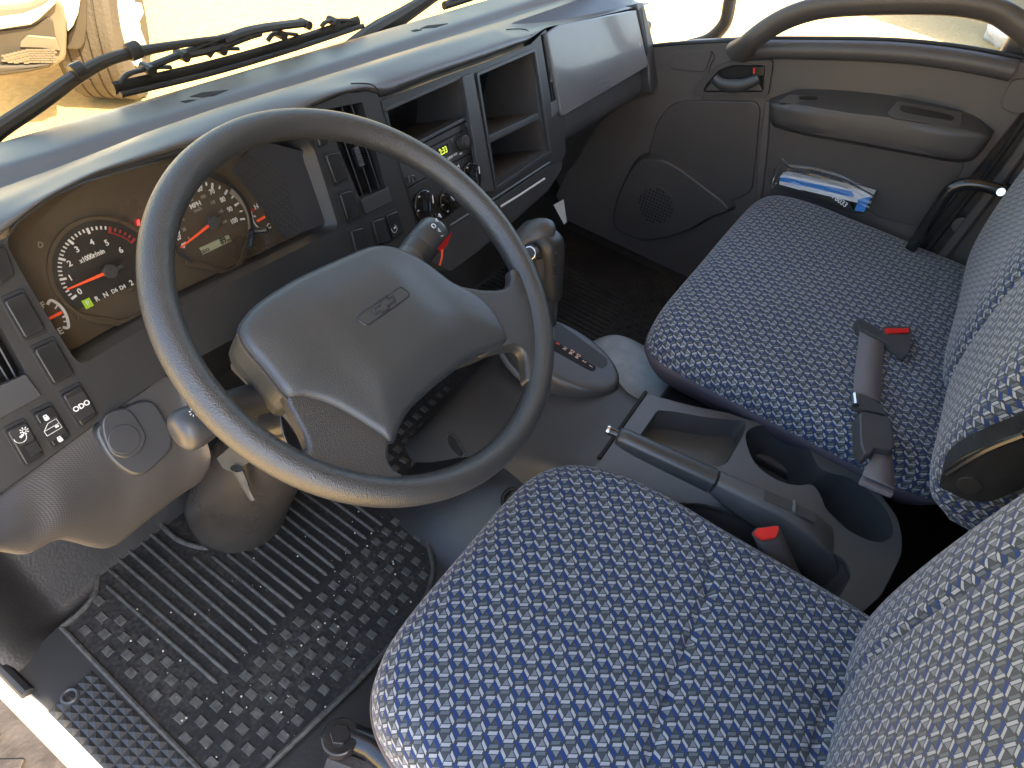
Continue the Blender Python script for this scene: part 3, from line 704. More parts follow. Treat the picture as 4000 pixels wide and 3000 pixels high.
#@@SECTION STACK
def stack():
    h1=rnd(Fh([(1511,434),(1800,301),(1836,455),(1545,600)]),.003,3)
    h2=rnd(Fh([(1549,606),(1836,462),(1892,745),(1722,862),(1636,905)]),.003,3)
    h3=rnd(Fh([(1862,298),(2077,203),(2100,440),(1907,528)]),.003,3)
    h4=rnd(Fh([(1911,560),(2104,466),(2131,582),(1930,705)]),.003,3)
    hv=rnd(Fh([(2109,137),(2131,131),(2179,388),(2151,400)]),.002,3)
    outer=Fh([(1486,395),(1700,312),(1900,241),(2070,174),(2128,116),(2140,130),(2168,270),(2203,455),(2207,600),(2190,632),(2146,640),(1936,780),(1900,802),(1760,885),(1640,962),(1630,886),(1560,650)])
    plate('centre_panel',F0.off(.0015),[p+F0.n*.0015 for p in outer],[[p+F0.n*.0015 for p in h] for h in (h1,h2,h3,h4,hv)],.02,M['fascia'],D,bev=.002)
    for h,d in ((h1,.13),(h3,.13),(h4,.13)):
        recess('storage_bin',h,F0.n,d,M['pocket'],D,inset=.06)
    # frames proud of the openings
    for q,qi in ((z2((1030,452),(1395,298),(1498,942),(1150,1182)),None),):
        P=Fh(q); c=sum(P)/4
        inner=[p+(c-p)*.055 for p in P]
        plate('bin_frame',F0.off(.006),[p+F0.n*.006 for p in rnd(P,.004,3)],[[p+F0.n*.006 for p in rnd(inner,.003,3)]],.006,M['dash'],D,bev=.0015)
    prism('bin_shelf',Fh([(1903,533),(2102,441),(2105,462),(1908,556)],.006),F0.n,.05,M['dash'],D,bev=.001)
    prism('divider',rnd(Fh([(1808,300),(1850,283),(1932,745),(1885,752)],.010),.002),F0.n,.010,M['dash'],D,bev=.002)
    prism('bin_frame',Fh([(1504,424),(1800,297),(1803,308),(1509,437)],.004),F0.n,.005,M['dash'],D,bev=.001)
    prism('bin_frame',Fh([(1545,598),(1826,452),(1829,464),(1549,612)],.003),F0.n,.03,M['dash'],D,bev=.001)
    v=recess('air_vent',hv,F0.n,.03,M['void'],D,inset=.03)
    for k in range(3):
        a=.2+.3*k; A=F0.off(-.005).h(2109+22*a,137-6*a); B=F0.off(-.005).h(2151+28*a,400-12*a)
        tube('vent_slat',[A,B],.0018,M['fascia'],v,k=6,flat=2.5)
    for k in range(7):
        A=F0.off(.001).h(2153,272+k*7.5); tube('tab_ridge',[A-F0.u*.004,A+F0.u*.004],.0018,M['console'],v,k=6)
    prism('blank_panel',Fh([(2152,402),(2176,388),(2185,430),(2157,457)],.003),F0.n,.003,M['console'],D,bev=.001)
    # radio
    q=F0.off(-.004)
    R=prism('radio',rnd(q.H([(1551,612),(1832,469),(1857,586),(1592,733)]),.002),F0.n,.02,M['dash'],D,bev=.0012)
    R1=F0.off(-.0035)
    prism('disc_slot',R1.H([(1640,592),(1808,506),(1811,513),(1642,600)]),F0.n,.001,M['void'],R,bev=0)
    prism('radio_display',R1.off(.0006).H([(1690,592),(1748,560),(1755,592),(1698,624)]),F0.n,.001,M['void'],R,bev=0)
    text('2:33',R1.off(.0009).h(1732,590),F0,.0145,M['clock'],R,rot=0,sx=.85)
    c=R1.h(1800,556); V=disc(F0,c+F0.n*.001,.0155,32); prism('dial_surround',V,F0.n,.003,M['dark'],R,bev=.0005)
    V=disc(F0,c,.0125,32); prism('volume_knob',V,F0.n,.0,M['fascia'],R,top=[p+F0.n*.013 for p in disc(F0,c,.0108,32)],bev=.0015)
    V=disc(F0,c+F0.n*.0142,.0078,24); prism('knob_cap',V,F0.n,.0012,M['step'],R,bev=.0004)
    for a,b_,w_,h_ in ((1764,549,.006,.005),(1820,534,.007,.004),(1834,518,.007,.006),(1829,552,.007,.003),(1843,550,.008,.009),(1826,575,.004,.003),(1845,568,.004,.004),(1825,484,.012,.008),(1600,698,.010,.010)):
        cc=R1.h(a,b_); prism('radio_button',rnd([cc+F0.u*i*w_/2+F0.v*j*h_/2+F0.n*.0022 for i,j in ((-1,-1),(1,-1),(1,1),(-1,1))],.001),F0.n,.002,M['console'],R,bev=.0004)
    text('CD-R/RW',R1.off(.0009).h(1752,619),F0,.006,M['white'],R); text('AUX',R1.off(.0009).h(1779,603),F0,.005,M['white'],R); text('MP3',R1.off(.0009).h(1800,600),F0,.0045,M['white'],R)
    c=R1.h(1608,698); tube('aux_socket',disc(F0,c+F0.n*.003,.0045,16)+[disc(F0,c+F0.n*.003,.0045,16)[0]],.0012,M['steel'],R,k=6)
    # heater controls
    H=prism('heater_panel',rnd(q.H([(1592,737),(1857,590),(1886,745),(1722,855),(1640,900)]),.002),F0.n,.02,M['fascia'],D,bev=.0012)
    for k,(a,b_,r) in enumerate(((1657,806,.0275),(1741,790,.020),(1838,690,.0255))):
        c=R1.h(a,b_); prism('heater_knob',disc(F0,c,r,40),F0.n,.0,M['hot'],H,top=[p+F0.n*.006 for p in disc(F0,c,r*.94,40)],bev=.002)
        e=-F0.u*math.sin(R_(-20 if k!=1 else 25))+F0.v*math.cos(R_(20)); e/=np.linalg.norm(e); f=np.cross(F0.n,e)
        P=spl([c+e*a_*r+f*b2*r for a_,b2 in ((.92,0),(.5,.26),(0,.32),(-.5,.26),(-.92,0),(-.5,-.26),(0,-.32),(.5,-.26))],4)
        cc=sum(P)/len(P)
        prism('knob_grip',[p+F0.n*.005 for p in P],F0.n,.001,M['hot'],H,top=[cc+(p-cc)*.75+F0.n*.020 for p in P],bev=.002,seg=3)
        tube('knob_mark',[c+e*r*.15+F0.n*.021,c+e*r*.62+F0.n*.020],.0008,M['white'],H,k=6)
        for t in range(5):
            aa=R_(60+t*60); d=F0.u*math.cos(aa)+F0.v*math.sin(aa); 
            cc2=c+d*r*.80+F0.n*.0068
            tube('symbol',[cc2-F0.u*.0018,cc2+F0.v*.0018,cc2+F0.u*.0018],.0006,M['white'],H,k=5)
    cc=R1.h(1842,720); tube('temperature_arc',[R1.h(*p)+F0.n*.0066 for p in ((1862,690),(1862,705),(1855,720))],.0012,M['redp'],H,k=6)
    icon('gauge',(1787,652),.006,H,.0)
    # lower chin under the radio with the ashtray door
    P=Fh([(1640,950),(1762,885),(1900,806),(1940,783),(2146,645),(2196,620),(2196,660),(2140,745),(1990,880),(1870,980),(1760,1060),(1665,1010)])
    prism('lower_panel',rnd(P,.006,3),F0.n,.03,M['dash'],D,bev=.003)
    P=rnd(Fh([(1962,812),(2125,705),(2110,760),(2010,850),(1955,880)],.004),.004)
    prism('ashtray_door',P,F0.n,.004,M['dash'],D,bev=.0015)
    tube('trim_strip',Fh([(1958,806),(2030,762),(2127,698)],.006),.0022,M['sill'],D,k=8)
    tube('trim_strip',Fh([(1760,880),(1930,775),(2146,635)],.003),.002,M['console'],D,k=8)
stack()
#@@SECTION GLOVEBOX
G0=FP(.262)
def glove():
    lid=rnd(G0.H(z2((1478,205),(1560,150),(2035,58),(2108,408),(1577,722))),[.006,.02,.008,.012,.012],4)
    prism('glovebox_lid',lid,G0.n,.02,mat('glovebox_plastic',(.14,.145,.15),.25,bump=('noise',500,.25,.0006),noise=(7,.12),coat=.4),D,bev=.003,seg=3)  # lid colour lightened to imitate the sheen of reflected sky
    # body of the dash behind and beneath the lid, curving down and away
    rows=[]
    prof=[(.02,.0),(0,-.001),(-.03,.006),(-.07,.02),(-.12,.05),(-.17,.09)]
    L=[G0.h(*p) for p in ((2120,108),(2130,135),(2200,470),)]
    xs=np.linspace(.76,1.27,16)
    for zz,yy in ((.035,.34),(.020,.305),(.0,.278),(-.06,.248),(-.13,.212),(-.158,.196),(-.175,.205),(-.20,.23),(-.25,.275),(-.32,.31),(-.42,.335)):
        rows.append([np.array([x,yy+.004+.10*max(0,(x-1.2))*2,zz]) for x in xs])
    grid('lower_dash_body',rows,M['dash'],D,sub=1,flip=False)
    for k,(a,b_) in enumerate((((1778,490),(1852,463)),((1788,525),(1868,493)),((1800,556),(1878,520)))):
        tube('embossed_line',[G0.off(.0005).h(*q) for q in z2(a,b_)],.0009,M['dash'],D,k=6)
    hv=rnd(G0.off(.002).H(z2((2038,70),(2066,40),(2108,320),(2098,345))),.002)
    prism('air_vent',hv,G0.n,.003,M['void'],D,bev=0)
    # outboard end cap of the dash
    P=G0.off(.002).H(z2((2030,20),(2078,10),(2105,120),(2150,300),(2185,380),(2190,470),(2135,590),(2115,500),(2112,410),(2105,350)))
    prism('end_cap',rnd(P,.01),G0.n,.10,M['dash'],D,bev=.006,seg=3)
    # main bulk under the fascia behind the steering column, so no daylight passes
    box('dash_core',(.42,.43,-.22),(1.7,.14,.34),M['dark'],D,bev=.01)
    # footwell firewall
    V=[(-.5,.50,-.10),(1.3,.50,-.10),(1.3,.53,FZ+.2),(-.5,.53,FZ+.2)]
glove()
def knee():
    K=YP(.15)
    # driver's knee panel, textured, with a rounded bulge at its lower edge
    topl=Fh([(-120,2010),(0,1928),(126,1840),(392,1644),(560,1530),(662,1468)],-.004)
    bot=[YP(.145).h(*q) for q in ((-120,2140),(0,2159),(107,2171),(209,2118),(272,2118),(380,2146),(455,2140),(550,2064),(696,1950),(790,1885),(815,1835))]
    T=resamp(spl(topl+[YP(.17).h(735,1590)],6,False),40); B=resamp(spl(bot,6,False),40); G=[]
    for i in range(9):
        s=i/8; row=[]
        for j,(a,b_) in enumerate(zip(T,B)):
            p=a*(1-s)+b_*s; bul=math.sin(math.pi*min(1,s*1.0))*.018
            p=p+np.array([0,-bul,0]); row.append(p)
        G.append(row)
    G.append([b_+np.array([0,.012,-.008]) for b_ in B]); G.append([b_+np.array([0,.04,-.004]) for b_ in B])
    kp=grid('knee_panel',G,M['knee'],D,sub=1,flip=False)
    c0,n0=onsurf(kp,487,1716)
    # moulded cup with a round blanking cap
    pl=Pl(tuple(c0),tuple(n0))
    P=spl(pl.off(.003).H(z4((585,1110),(900,950),(1040,1090),(1075,1250),(960,1390),(840,1450),(700,1380),(600,1250))),5)
    c=sum(P)/len(P)
    prism('moulded_cup',P,pl.n,.012,M['dash'],D,top=[c+(p-c)*.9+pl.n*.004 for p in P],bev=.003,seg=3)
    P=spl(pl.off(.0065).H(z4((620,1080),(770,1010),(860,1100),(905,1200),(860,1300),(760,1335),(660,1280))),5); c=sum(P)/len(P)
    prism('moulded_cup',P,pl.n,.01,M['dash'],D,top=[c+(p-c)*.93+pl.n*.003 for p in P],bev=.002)
    c=pl.off(.0105).h(487,1716); prism('round_cap',disc(pl,c,.0165,32),pl.n,.004,M['dash'],D,bev=.001)
knee()
#@@SECTION WHEEL
SW=thing('steering_wheel','large dark grey two spoke steering wheel with grained rim and embossed hub emblem','steering wheel',(0,0,0))
def wheel():
    W=WP(); n=W.n; Rm,r=.2135,.0163; N=128; k=20; V=[];F=[]
    for i in range(N):
        a=2*math.pi*i/N; e=W.u*math.cos(a)+W.v*math.sin(a)
        for j in range(k):
            t=2*math.pi*j/k
            rr=r*(1-.05*math.cos(2*t)); 
            # shallow groove on the inner front side where the cover is joined
            g=.9992-.10*math.exp(-((t-2.35)/.22)**2)
            V.append(e*(Rm+rr*g*math.cos(t))+n*rr*g*math.sin(t))
    for i in range(N):
        for j in range(k): F.append([i*k+j,i*k+(j+1)%k,((i+1)%N)*k+(j+1)%k,((i+1)%N)*k+j])
    mk('rim',V,fix(V,F),M['wheel'],SW,ang=180)
    H=W.off
    pad=[(933,1300),(937,1279),(960,1245),(1013,1190),(1139,1108),(1270,1045),(1400,988),(1453,969),(1505,966),(1554,975),(1611,1001),(1681,1045),(1760,1106),(1823,1135),(1881,1176),(1928,1230),(1966,1295),(1976,1327),(1962,1350),(1900,1372),(1833,1400),(1760,1450),(1694,1501),(1640,1550),(1592,1596),(1556,1660),(1534,1722),(1522,1738),(1500,1714),(1406,1652),(1298,1590),(1225,1565),(1160,1552),(1126,1560),(1085,1515),(1029,1443),(974,1381),(945,1340)]
    base=[H(.004).h(*q) for q in pad]; base=resamp(spl(base+[base[0]],2,False)[:],96)[:-1]
    c=sum(base)/len(base)+W.v*.004
    rings=[]
    B2=np.array([tuple(p) for p in base]); E2=np.roll(B2,-1,0)-B2
    def dist(q):
        t=np.clip(((q-B2)*E2).sum(1)/(E2*E2).sum(1),0,1); return float(np.linalg.norm(q-(B2+E2*t[:,None]),axis=1).min())
    ss=lambda q:(lambda a:a*a*(3-2*a))(min(1,max(0,q)))
    for s,d in ((.985,-.050),(.995,-.030),(1.0,-.012),(1.0,0.0)):
        rings.append([c+(p-c)*s+n*d for p in base])
    for s in (.997,.993,.987,.98,.97,.96,.945,.93,.91,.89,.86,.83,.8,.76,.72,.67,.62,.56,.5,.44,.38,.31,.24,.17,.1,.02):
        r_=[]
        for p in base:
            q=c+(p-c)*s; e=dist(q); x=abs(float((q-c)@W.u)); 
            hh=.0060*math.sqrt(1-(1-min(1,e/.007))**2)+.010*(1-math.exp(-e/.030))+.0050*(1-ss((x-.035)/.05))*ss(e/.045)
            r_.append(q+n*hh)
        rings.append(r_)
    loft('airbag_cover',rings,M['pad'],SW,ang=180)
    tube('cover_edge',[p+n*(-.001) for p in base]+[base[0]-n*.001],.0022,M['padedge'],SW,k=6)
    # pressed emblem plate with the bow tie outline
    E=H(.0243); q=z5((302,460),(580,268),(638,318),(365,512)); P=E.H(q); pc=sum(P)/4
    en=n; pl=rnd(P,.005,4)
    ep=prism('emblem_plate',pl,n,.0015,M['padedge'],SW,top=[p+n*.0004 for p in pl],bev=.0004)
    P2=[pc+(p-pc)*.965+n*.0008 for p in pl]; prism('emblem_field',P2,n,.002,M['pad'],ep,bev=.0003)
    tube('plate_outline',pl+[pl[0]],.0011,M['padedge'],ep,k=6)
    bt=z5((405,408),(452,380),(440,360),(488,325),(500,345),(530,325),(545,355),(500,385),(512,398),(462,428),(450,415),(420,440))
    P=[E.off(.0012).h(*a) for a in bt]; 
    tube('bow_tie_outline',P+[P[0]],.0011,M['padedge'],ep,k=6)
    # airbag mark
    P=[H(.0205).h(*a) for a in z5((598,540),(632,545),(648,528),(640,515),(628,525),(636,550),(622,562))]
    tube('airbag_mark',spl(P,3,False),.0007,M['padedge'],SW,k=5)
    # spokes
    def spoke(q):
        P=[H(.0065).h(*a) for a in q]
        prism('spoke',P,n,.020,M['wheel'],SW,bev=.006,seg=4)
    spoke([(1090,1480),(1128,1580),(1150,1622),(1171,1663),(1190,1703),(1203,1738),(1200,1762),(1160,1762),(1110,1790),(1180,1850),(1330,1910),(1500,1935),(1690,1930),(1720,1868),(1650,1862),(1587,1855),(1544,1834),(1527,1808),(1521,1785),(1521,1753),(1535,1690),(1400,1560)])
    spoke([(1700,1070),(1758,1104),(1827,1117),(1890,1127),(1935,1128),(1970,1124),(1992,1110),(2001,1088),(1999,1040),(2060,1060),(2115,1200),(2128,1330),(2120,1450),(2095,1500),(2062,1490),(2059,1440),(2056,1405),(2048,1378),(2036,1364),(2018,1357),(1995,1359),(1960,1368),(1900,1385),(1820,1250)])
wheel()
SC=thing('steering_column','plastic shroud of the steering column below the wheel, warm lit on its left','steering column',(0,.1,-.2))
def column():
    n=np.array(AX); u=np.array([1.,0,0]); v=WP().v
    rings=[]
    for d,w_,hu,hd in ((-.045,.055,.05,.065),(-.05,.066,.06,.075),(-.09,.072,.066,.085),(-.15,.074,.062,.088),(-.20,.070,.055,.08),(-.24,.064,.05,.07)):
        c=n*d
        P=[(-w_,-hd*.75),(-w_*.8,-hd),(w_*.8,-hd),(w_,-hd*.75),(w_,hu*.7),(w_*.75,hu),(-w_*.75,hu),(-w_,hu*.7)]
        rings.append(rnd([c+u*a+v*b_ for a,b_ in P],.015,3))
    loft('column_shroud',rings,M['console'],SC,ang=50)
    X=XP(-.0745)
    P=rnd([X.h(*q) for q in c5((1240,345),(1335,212),(1540,465),(1535,490),(1450,585),(1435,580),(1255,400))],.003)
    prism('inspection_plate',P,(-1,0,0),.002,M['doorlo'],SC,bev=.0006)
    # switch slot and stalk root
    P=[X.h(*q) for q in c5((1465,620),(1470,590),(1555,490),(1640,520),(1860,780),(1870,830),(1790,910),(1740,905),(1640,830))]
    prism('switch_slot',rnd(P,.003),(-1,0,0),.003,M['steel'],SC,bev=.001)
    tube('socket_clip',[X.off(.004).h(*q) for q in c5((1590,590),(1700,700),(1760,830),(1840,780))],.0035,M['gloss'],SC,k=8)
    # lower pedestal from shroud to floor, rubber boot and ring
    P=[(0,.10,-.22),(-.025,.16,-.33),(-.045,.225,-.47),(-.055,.275,-.60)]
    pp=spl(P,6,False)
    tube('pedestal',pp,list(np.linspace(.055,.085,len(pp))),mat('pedestal_vinyl',(.040,.035,.030),.30,noise=(15,.2)),SC,k=24,ang=180)
    tube('pedestal_band',[(-.006,.095,-.262),(-.016,.130,-.285)],.074,M['steel'],SC,k=28,bev=.002)
    # column bracket and tilt lever
    Y=XP(-.102)
    P=[Y.h(*q) for q in ((845,1790),(915,1730),(1000,1760),(985,1800),(905,1845),(870,1830))]
    prism('bracket',rnd(P,.003),(-1,0,0),.06,M['console'],SC,bev=.003)
    L=spl([Y.off(.006).h(*q) for q in ((925,1830),(945,1870),(960,1905),(985,1950))],4,False)
    tube('tilt_lever',L,list(np.linspace(.013,.006,len(L))),M['console'],SC,k=10,flat=.5)
column()
def stalks():
    W=WP(-.055)
    o=thing('indicator_stalk','left hand light stalk with pale rounded end knob beside the rim','control stalk',tuple(W.h(900,1620)))
    a=W.h(1085,1545); b_=W.h(870,1600); c=W.h(820,1630); e=W.h(690,1700)
    tube('stem',spl([W.h(1130,1560),W.h(1060,1545),b_,c],4,False),[.018]*4+[.0165]*4+[.015]*4+[.015],M['dark'],o,k=16)
    d=(e-c)/np.linalg.norm(e-c)
    P=[c-d*.008,c-d*.006,c,e-d*.014,e-d*.006,e-d*.002,e+d*.001]
    tube('end_knob',P,[.012,.0165,.018,.0205,.0200,.0175,.012],M['dash'],o,k=28,ang=60)
    for k in range(8):
        an=k*math.pi/4; q=(757,1610); cc=WP(-.032).h(*q); tube('symbol',[cc+np.array(W.u)*math.cos(an)*.0025+W.v*math.sin(an)*.0025,cc+W.u*math.cos(an)*.004+W.v*math.sin(an)*.004],.0004,M['white'],o,k=5)
    W=WP(-.06)
    o=thing('wiper_stalk','right hand wiper stalk with white symbols and a red wedge at its tip','control stalk',tuple(W.h(1640,1000)))
    a=W.h(1500,1120); b_=W.h(1605,1010); e=W.h(1700,900); d=(e-b_)/np.linalg.norm(e-b_)
    tube('stem',[W.h(1440,1190),a,b_],[.013,.016,.0195],M['console'],o,k=24)
    b2=b_+(e-b_)*.30
    tube('collar',[b_,b2-d*.001],[.0196,.0212],M['dash'],o,k=28)
    tube('end_knob',[b2,b2+d*.001,e-d*.006,e-d*.001,e+d*.003],[.0205,.0215,.0222,.0205,.0165],M['dash'],o,k=28,ang=60)
    # direction from barrel axis to the camera for the printed side
    def on(px,py,rr=.0222):
        p=W.h(px,py); to=(CAM-p); to=to-d*(to@d); to/=np.linalg.norm(to); ax=b_+d*((p-b_)@d); s=(p-ax)-to*((p-ax)@to); h=math.sqrt(max(rr*rr-(s@s),1e-6)); return ax+s+to*h, to
    for kk,(q,) in enumerate((((1690,878),),((1678,898),),((1664,917),),((1686,936),),((1700,953),))):
        p,to=on(*q); pu=np.cross(d,to)
        if kk in (0,1,3): 
            tube('symbol',[p-pu*.003+d*.002,p-pu*.001-d*.002,p+pu*.002+d*.0,p-pu*.003+d*.002],.0006,M['white'],o,k=5)
        elif kk==2: tube('symbol',[p+(pu*math.cos(t)+d*math.sin(t))*.0028 for t in np.linspace(0,2*math.pi,13)],.0008,M['white'],o,k=5)
        else: tube('symbol',[p-d*.002-pu*.001,p+d*.002+pu*.001],.0006,M['white'],o,k=5)
    P=[on(x_,y_,.0228)[0] for x_,y_ in ((1744,931),(1743,958),(1720,985),(1700,993),(1688,995),(1718,958))]
    mk('red_wedge',P+[p-np.array([0,0,.002]) for p in P],fix(P+[p-np.array([0,0,.002]) for p in P],[tuple(range(6)),tuple(range(11,5,-1))]+[(i,(i+1)%6,6+(i+1)%6,6+i) for i in range(6)]),M['red'],o)
    tag(tube('ignition_wire',[XP(.16).h(*q) for q in ((1728,975),(1726,1005),(1718,1035))],.0012,M['orange'],k=6),'thin copper coloured wire hanging below the wiper stalk','wire')
stalks()
#@@SECTION FLOOR MATS
FM=ZP(FZ+.008)
def floormat():
    o=thing('rubber_floor_mat','black ribbed and studded rubber mat in the driver footwell with dust and grit','floor mat',tuple(FM.h(900,2500)))
    out=spl(FM.H([(240,2452),(300,2405),(352,2350),(378,2290),(375,2200),(352,2110),(380,2040)]),4,False)+FM.H([(600,1850)])+FM.H([(1300,1500),(1560,1420),(1880,1400),(1905,1450)])+rnd(FM.H([(1640,1755),(1615,1800),(1609,1862),(1643,1988)]),.01,3)+spl(FM.H([(1665,2100),(1688,2190),(1690,2250),(1665,2330),(1600,2440)]),4,False)+FM.H([(1400,2660),(1200,2850),(1000,3040)])+FM.H([(880,3150),(780,3010),(500,2725)])
    # order along the outline is clockwise in the picture
    plate('sheet',FM,out,[],.006,M['matr'],o,bev=.001)
    P=out+[out[0]]
    tube('raised_edge',[p+np.array([0,0,.001]) for p in P],.0045,M['stud'],o,k=8)
    # ribs: run fore and aft
    ribs=[((655,530),(1340,1135)),((670,430),(1410,1075)),((640,290),(1470,1010)),((700,235),(1530,950)),((790,190),(1590,890)),((850,145),(1650,835)),((1195,355),(1705,775)),((1310,350),(1760,725)),((1400,335),(1815,670)),((1465,300),(1865,615)),((1520,250),(1920,570)),((1560,205),(1970,520)),((1585,130),(2020,470)),((1590,45),(2065,425)),((1590,-30),(2110,380)),((1640,-60),(2165,335)),((1700,-100),(2212,290)),((1760,-130),(2262,245)),((1830,-160),(2310,200)),((1900,-180),(2360,160))]
    for a in np.arange(0,6):
        x_=.12+a*.0172; tube('rib',[np.array([x_,.45,FM.p[2]+.001]),np.array([x_,.232,FM.p[2]+.001])],.0032,M['stud'],o,k=8)
    for a,b_ in ribs:
        A=FM.off(.001).h(*zf(a)[0]); B=FM.off(.001).h(*zf(b_)[0]); A=A+(0,0,0); 
        tube('rib',[A,A+(B-A)*.02,B-(B-A)*.02,B],[.001,.0032,.0032,.001],M['stud'],o,k=8,flat=1)
    # front-right rib ends seen between the spokes
    for x_ in np.arange(0,4):
        A=FM.h(1520+x_*26,1735-x_*5+18*x_*0); 
    # studs on their diagonal lattice
    p0=FM.h(*zf((1115,1350))[0]); lat=FM.h(*zf((1205,1255))[0])-p0; lon=FM.h(*zf((960,1210))[0])-p0
    lat=np.array([abs(lat[0]),0,0]); 
    px=.0165; py=.0135
    me=None; cnt=0
    o2=np.array([tuple(p)[:2] for p in out])
    def inside(x,y):
        c=False; n=len(o2); j=n-1
        for i in range(n):
            if (o2[i,1]>y)!=(o2[j,1]>y) and x<(o2[j,0]-o2[i,0])*(y-o2[i,1])/(o2[j,1]-o2[i,1])+o2[i,0]: c=not c
            j=i
        return c
    def edge_ok(x,y,m_=.013): return all(inside(x+a,y+b2) for a,b2 in ((m_,0),(-m_,0),(0,m_),(0,-m_)))
    rx=[FM.h(*zf(b_)[0]) for a,b_ in ribs]; rx=sorted([(p[0],p[1]) for p in rx])
    a1=FM.h(*zf(ribs[0][0])[0])
    def in_ribs(x,y):
        if x<rx[0][0]-.010: return False
        ye=np.interp(x,[q[0] for q in rx],[q[1] for q in rx]); return y>ye-.010 and y<.9
    for i in range(-30,60):
        for j in range(-60,60):
            if (i+j)%2: continue
            x=p0[0]+i*.01325; y=p0[1]+j*.0266/2*2
            if not edge_ok(x,y): continue
            if in_ribs(x,y) and not (x>.14 and y<.205): continue
            if x<rx[0][0]-.010 and y>a1[1]-.012: continue
            hpx=.0064; hpy=.0080
            if me is None:
                s=mk('stud',[(x-hpx,y-hpy,0),(x+hpx,y-hpy,0),(x+hpx,y+hpy,0),(x-hpx,y+hpy,0),(x-hpx*.85,y-hpy*.88,.0028),(x+hpx*.85,y-hpy*.88,.0028),(x+hpx*.85,y+hpy*.88,.0028),(x-hpx*.85,y+hpy*.88,.0028)],[(0,1,5,4),(1,2,6,5),(2,3,7,6),(3,0,4,7),(4,5,6,7)],M['stud'],o,ang=30,bev=.0006)
                me=s
            else:
                s=me.copy(); COL.objects.link(s); s.parent=o
            s.location=Vector((x,y,FZ+.0095))-wloc(o); s.rotation_euler[2]=random.uniform(-.04,.04); cnt+=1
    print('studs',cnt)
    # crumbs of grit
    bm=bmesh.new()
    for _ in range(240):
        x=random.uniform(-.34,.15); y=random.gauss(-.03,.12)
        if not inside(x,y): continue
        s=random.choice((.0004,.0006,.0008,.0012,.0018))
        r=bmesh.ops.create_icosphere(bm,subdivisions=1,radius=s); 
        bmesh.ops.translate(bm,verts=r['verts'],vec=(x,y,FZ+.0095+s*.5))
    mm=bpy.data.meshes.new('grit'); bm.to_mesh(mm); bm.free(); mm.materials.append(mat('grit',(.5,.45,.36),.9)); g=bpy.data.objects.new('grit',mm); COL.objects.link(g)
    g['kind']='stuff'; g['label']='pale crumbs of grit scattered over the driver rubber mat'
    # boot ring round the pedestal
    P=spl(FM.off(.003).H([(590,1990),(640,2060),(700,2110),(770,2135),(830,2137),(900,2112),(945,2065),(968,2000)]),5,False)
    tube('notch_edge',P,.0045,M['stud'],o,k=8)
floormat()
def mat2():
    o=thing('rubber_floor_mat','dim ribbed black rubber mat in the passenger footwell','floor mat',(.9,.05,FZ))
    V=[(.60,-.13,0),(1.22,-.13,0),(1.22,.33,0),(.60,.33,0)]
    P=[np.array([a,b_,FZ+.008]) for a,b_,c in V]
    P[0][0]=.64
    plate('sheet',ZP(FZ+.008),rnd(P,.03),[],.006,M['matr'],o,bev=.001)
    for i in range(25):
        x=.60+i*.0182
        A=np.array([x,.34,FZ+.009]); B=np.array([x,0,FZ+.009])
        tube('rib',[A,B],.0034,M['matr'],o,k=6)
    me=None
    for i in range(-2,26):
        for j in range(7):
            if (i+j)%2: continue
            x=.66+i*.0245; y=-.020-j*.0165
            if x<.66 or x>1.19: continue
            hpx=.007
            if me is None:
                me=mk('stud',[(-hpx,-hpx,0),(hpx,-hpx,0),(hpx,hpx,0),(-hpx,hpx,0),(-hpx*.8,-hpx*.8,.003),(hpx*.8,-hpx*.8,.003),(hpx*.8,hpx*.8,.003),(-hpx*.8,hpx*.8,.003)],[(0,1,5,4),(1,2,6,5),(2,3,7,6),(3,0,4,7),(4,5,6,7)],M['matr'],o,ang=30); s=me
            else: s=me.copy(); COL.objects.link(s); s.parent=o
            s.location=Vector((x,y,FZ+.009))-wloc(o)
mat2()
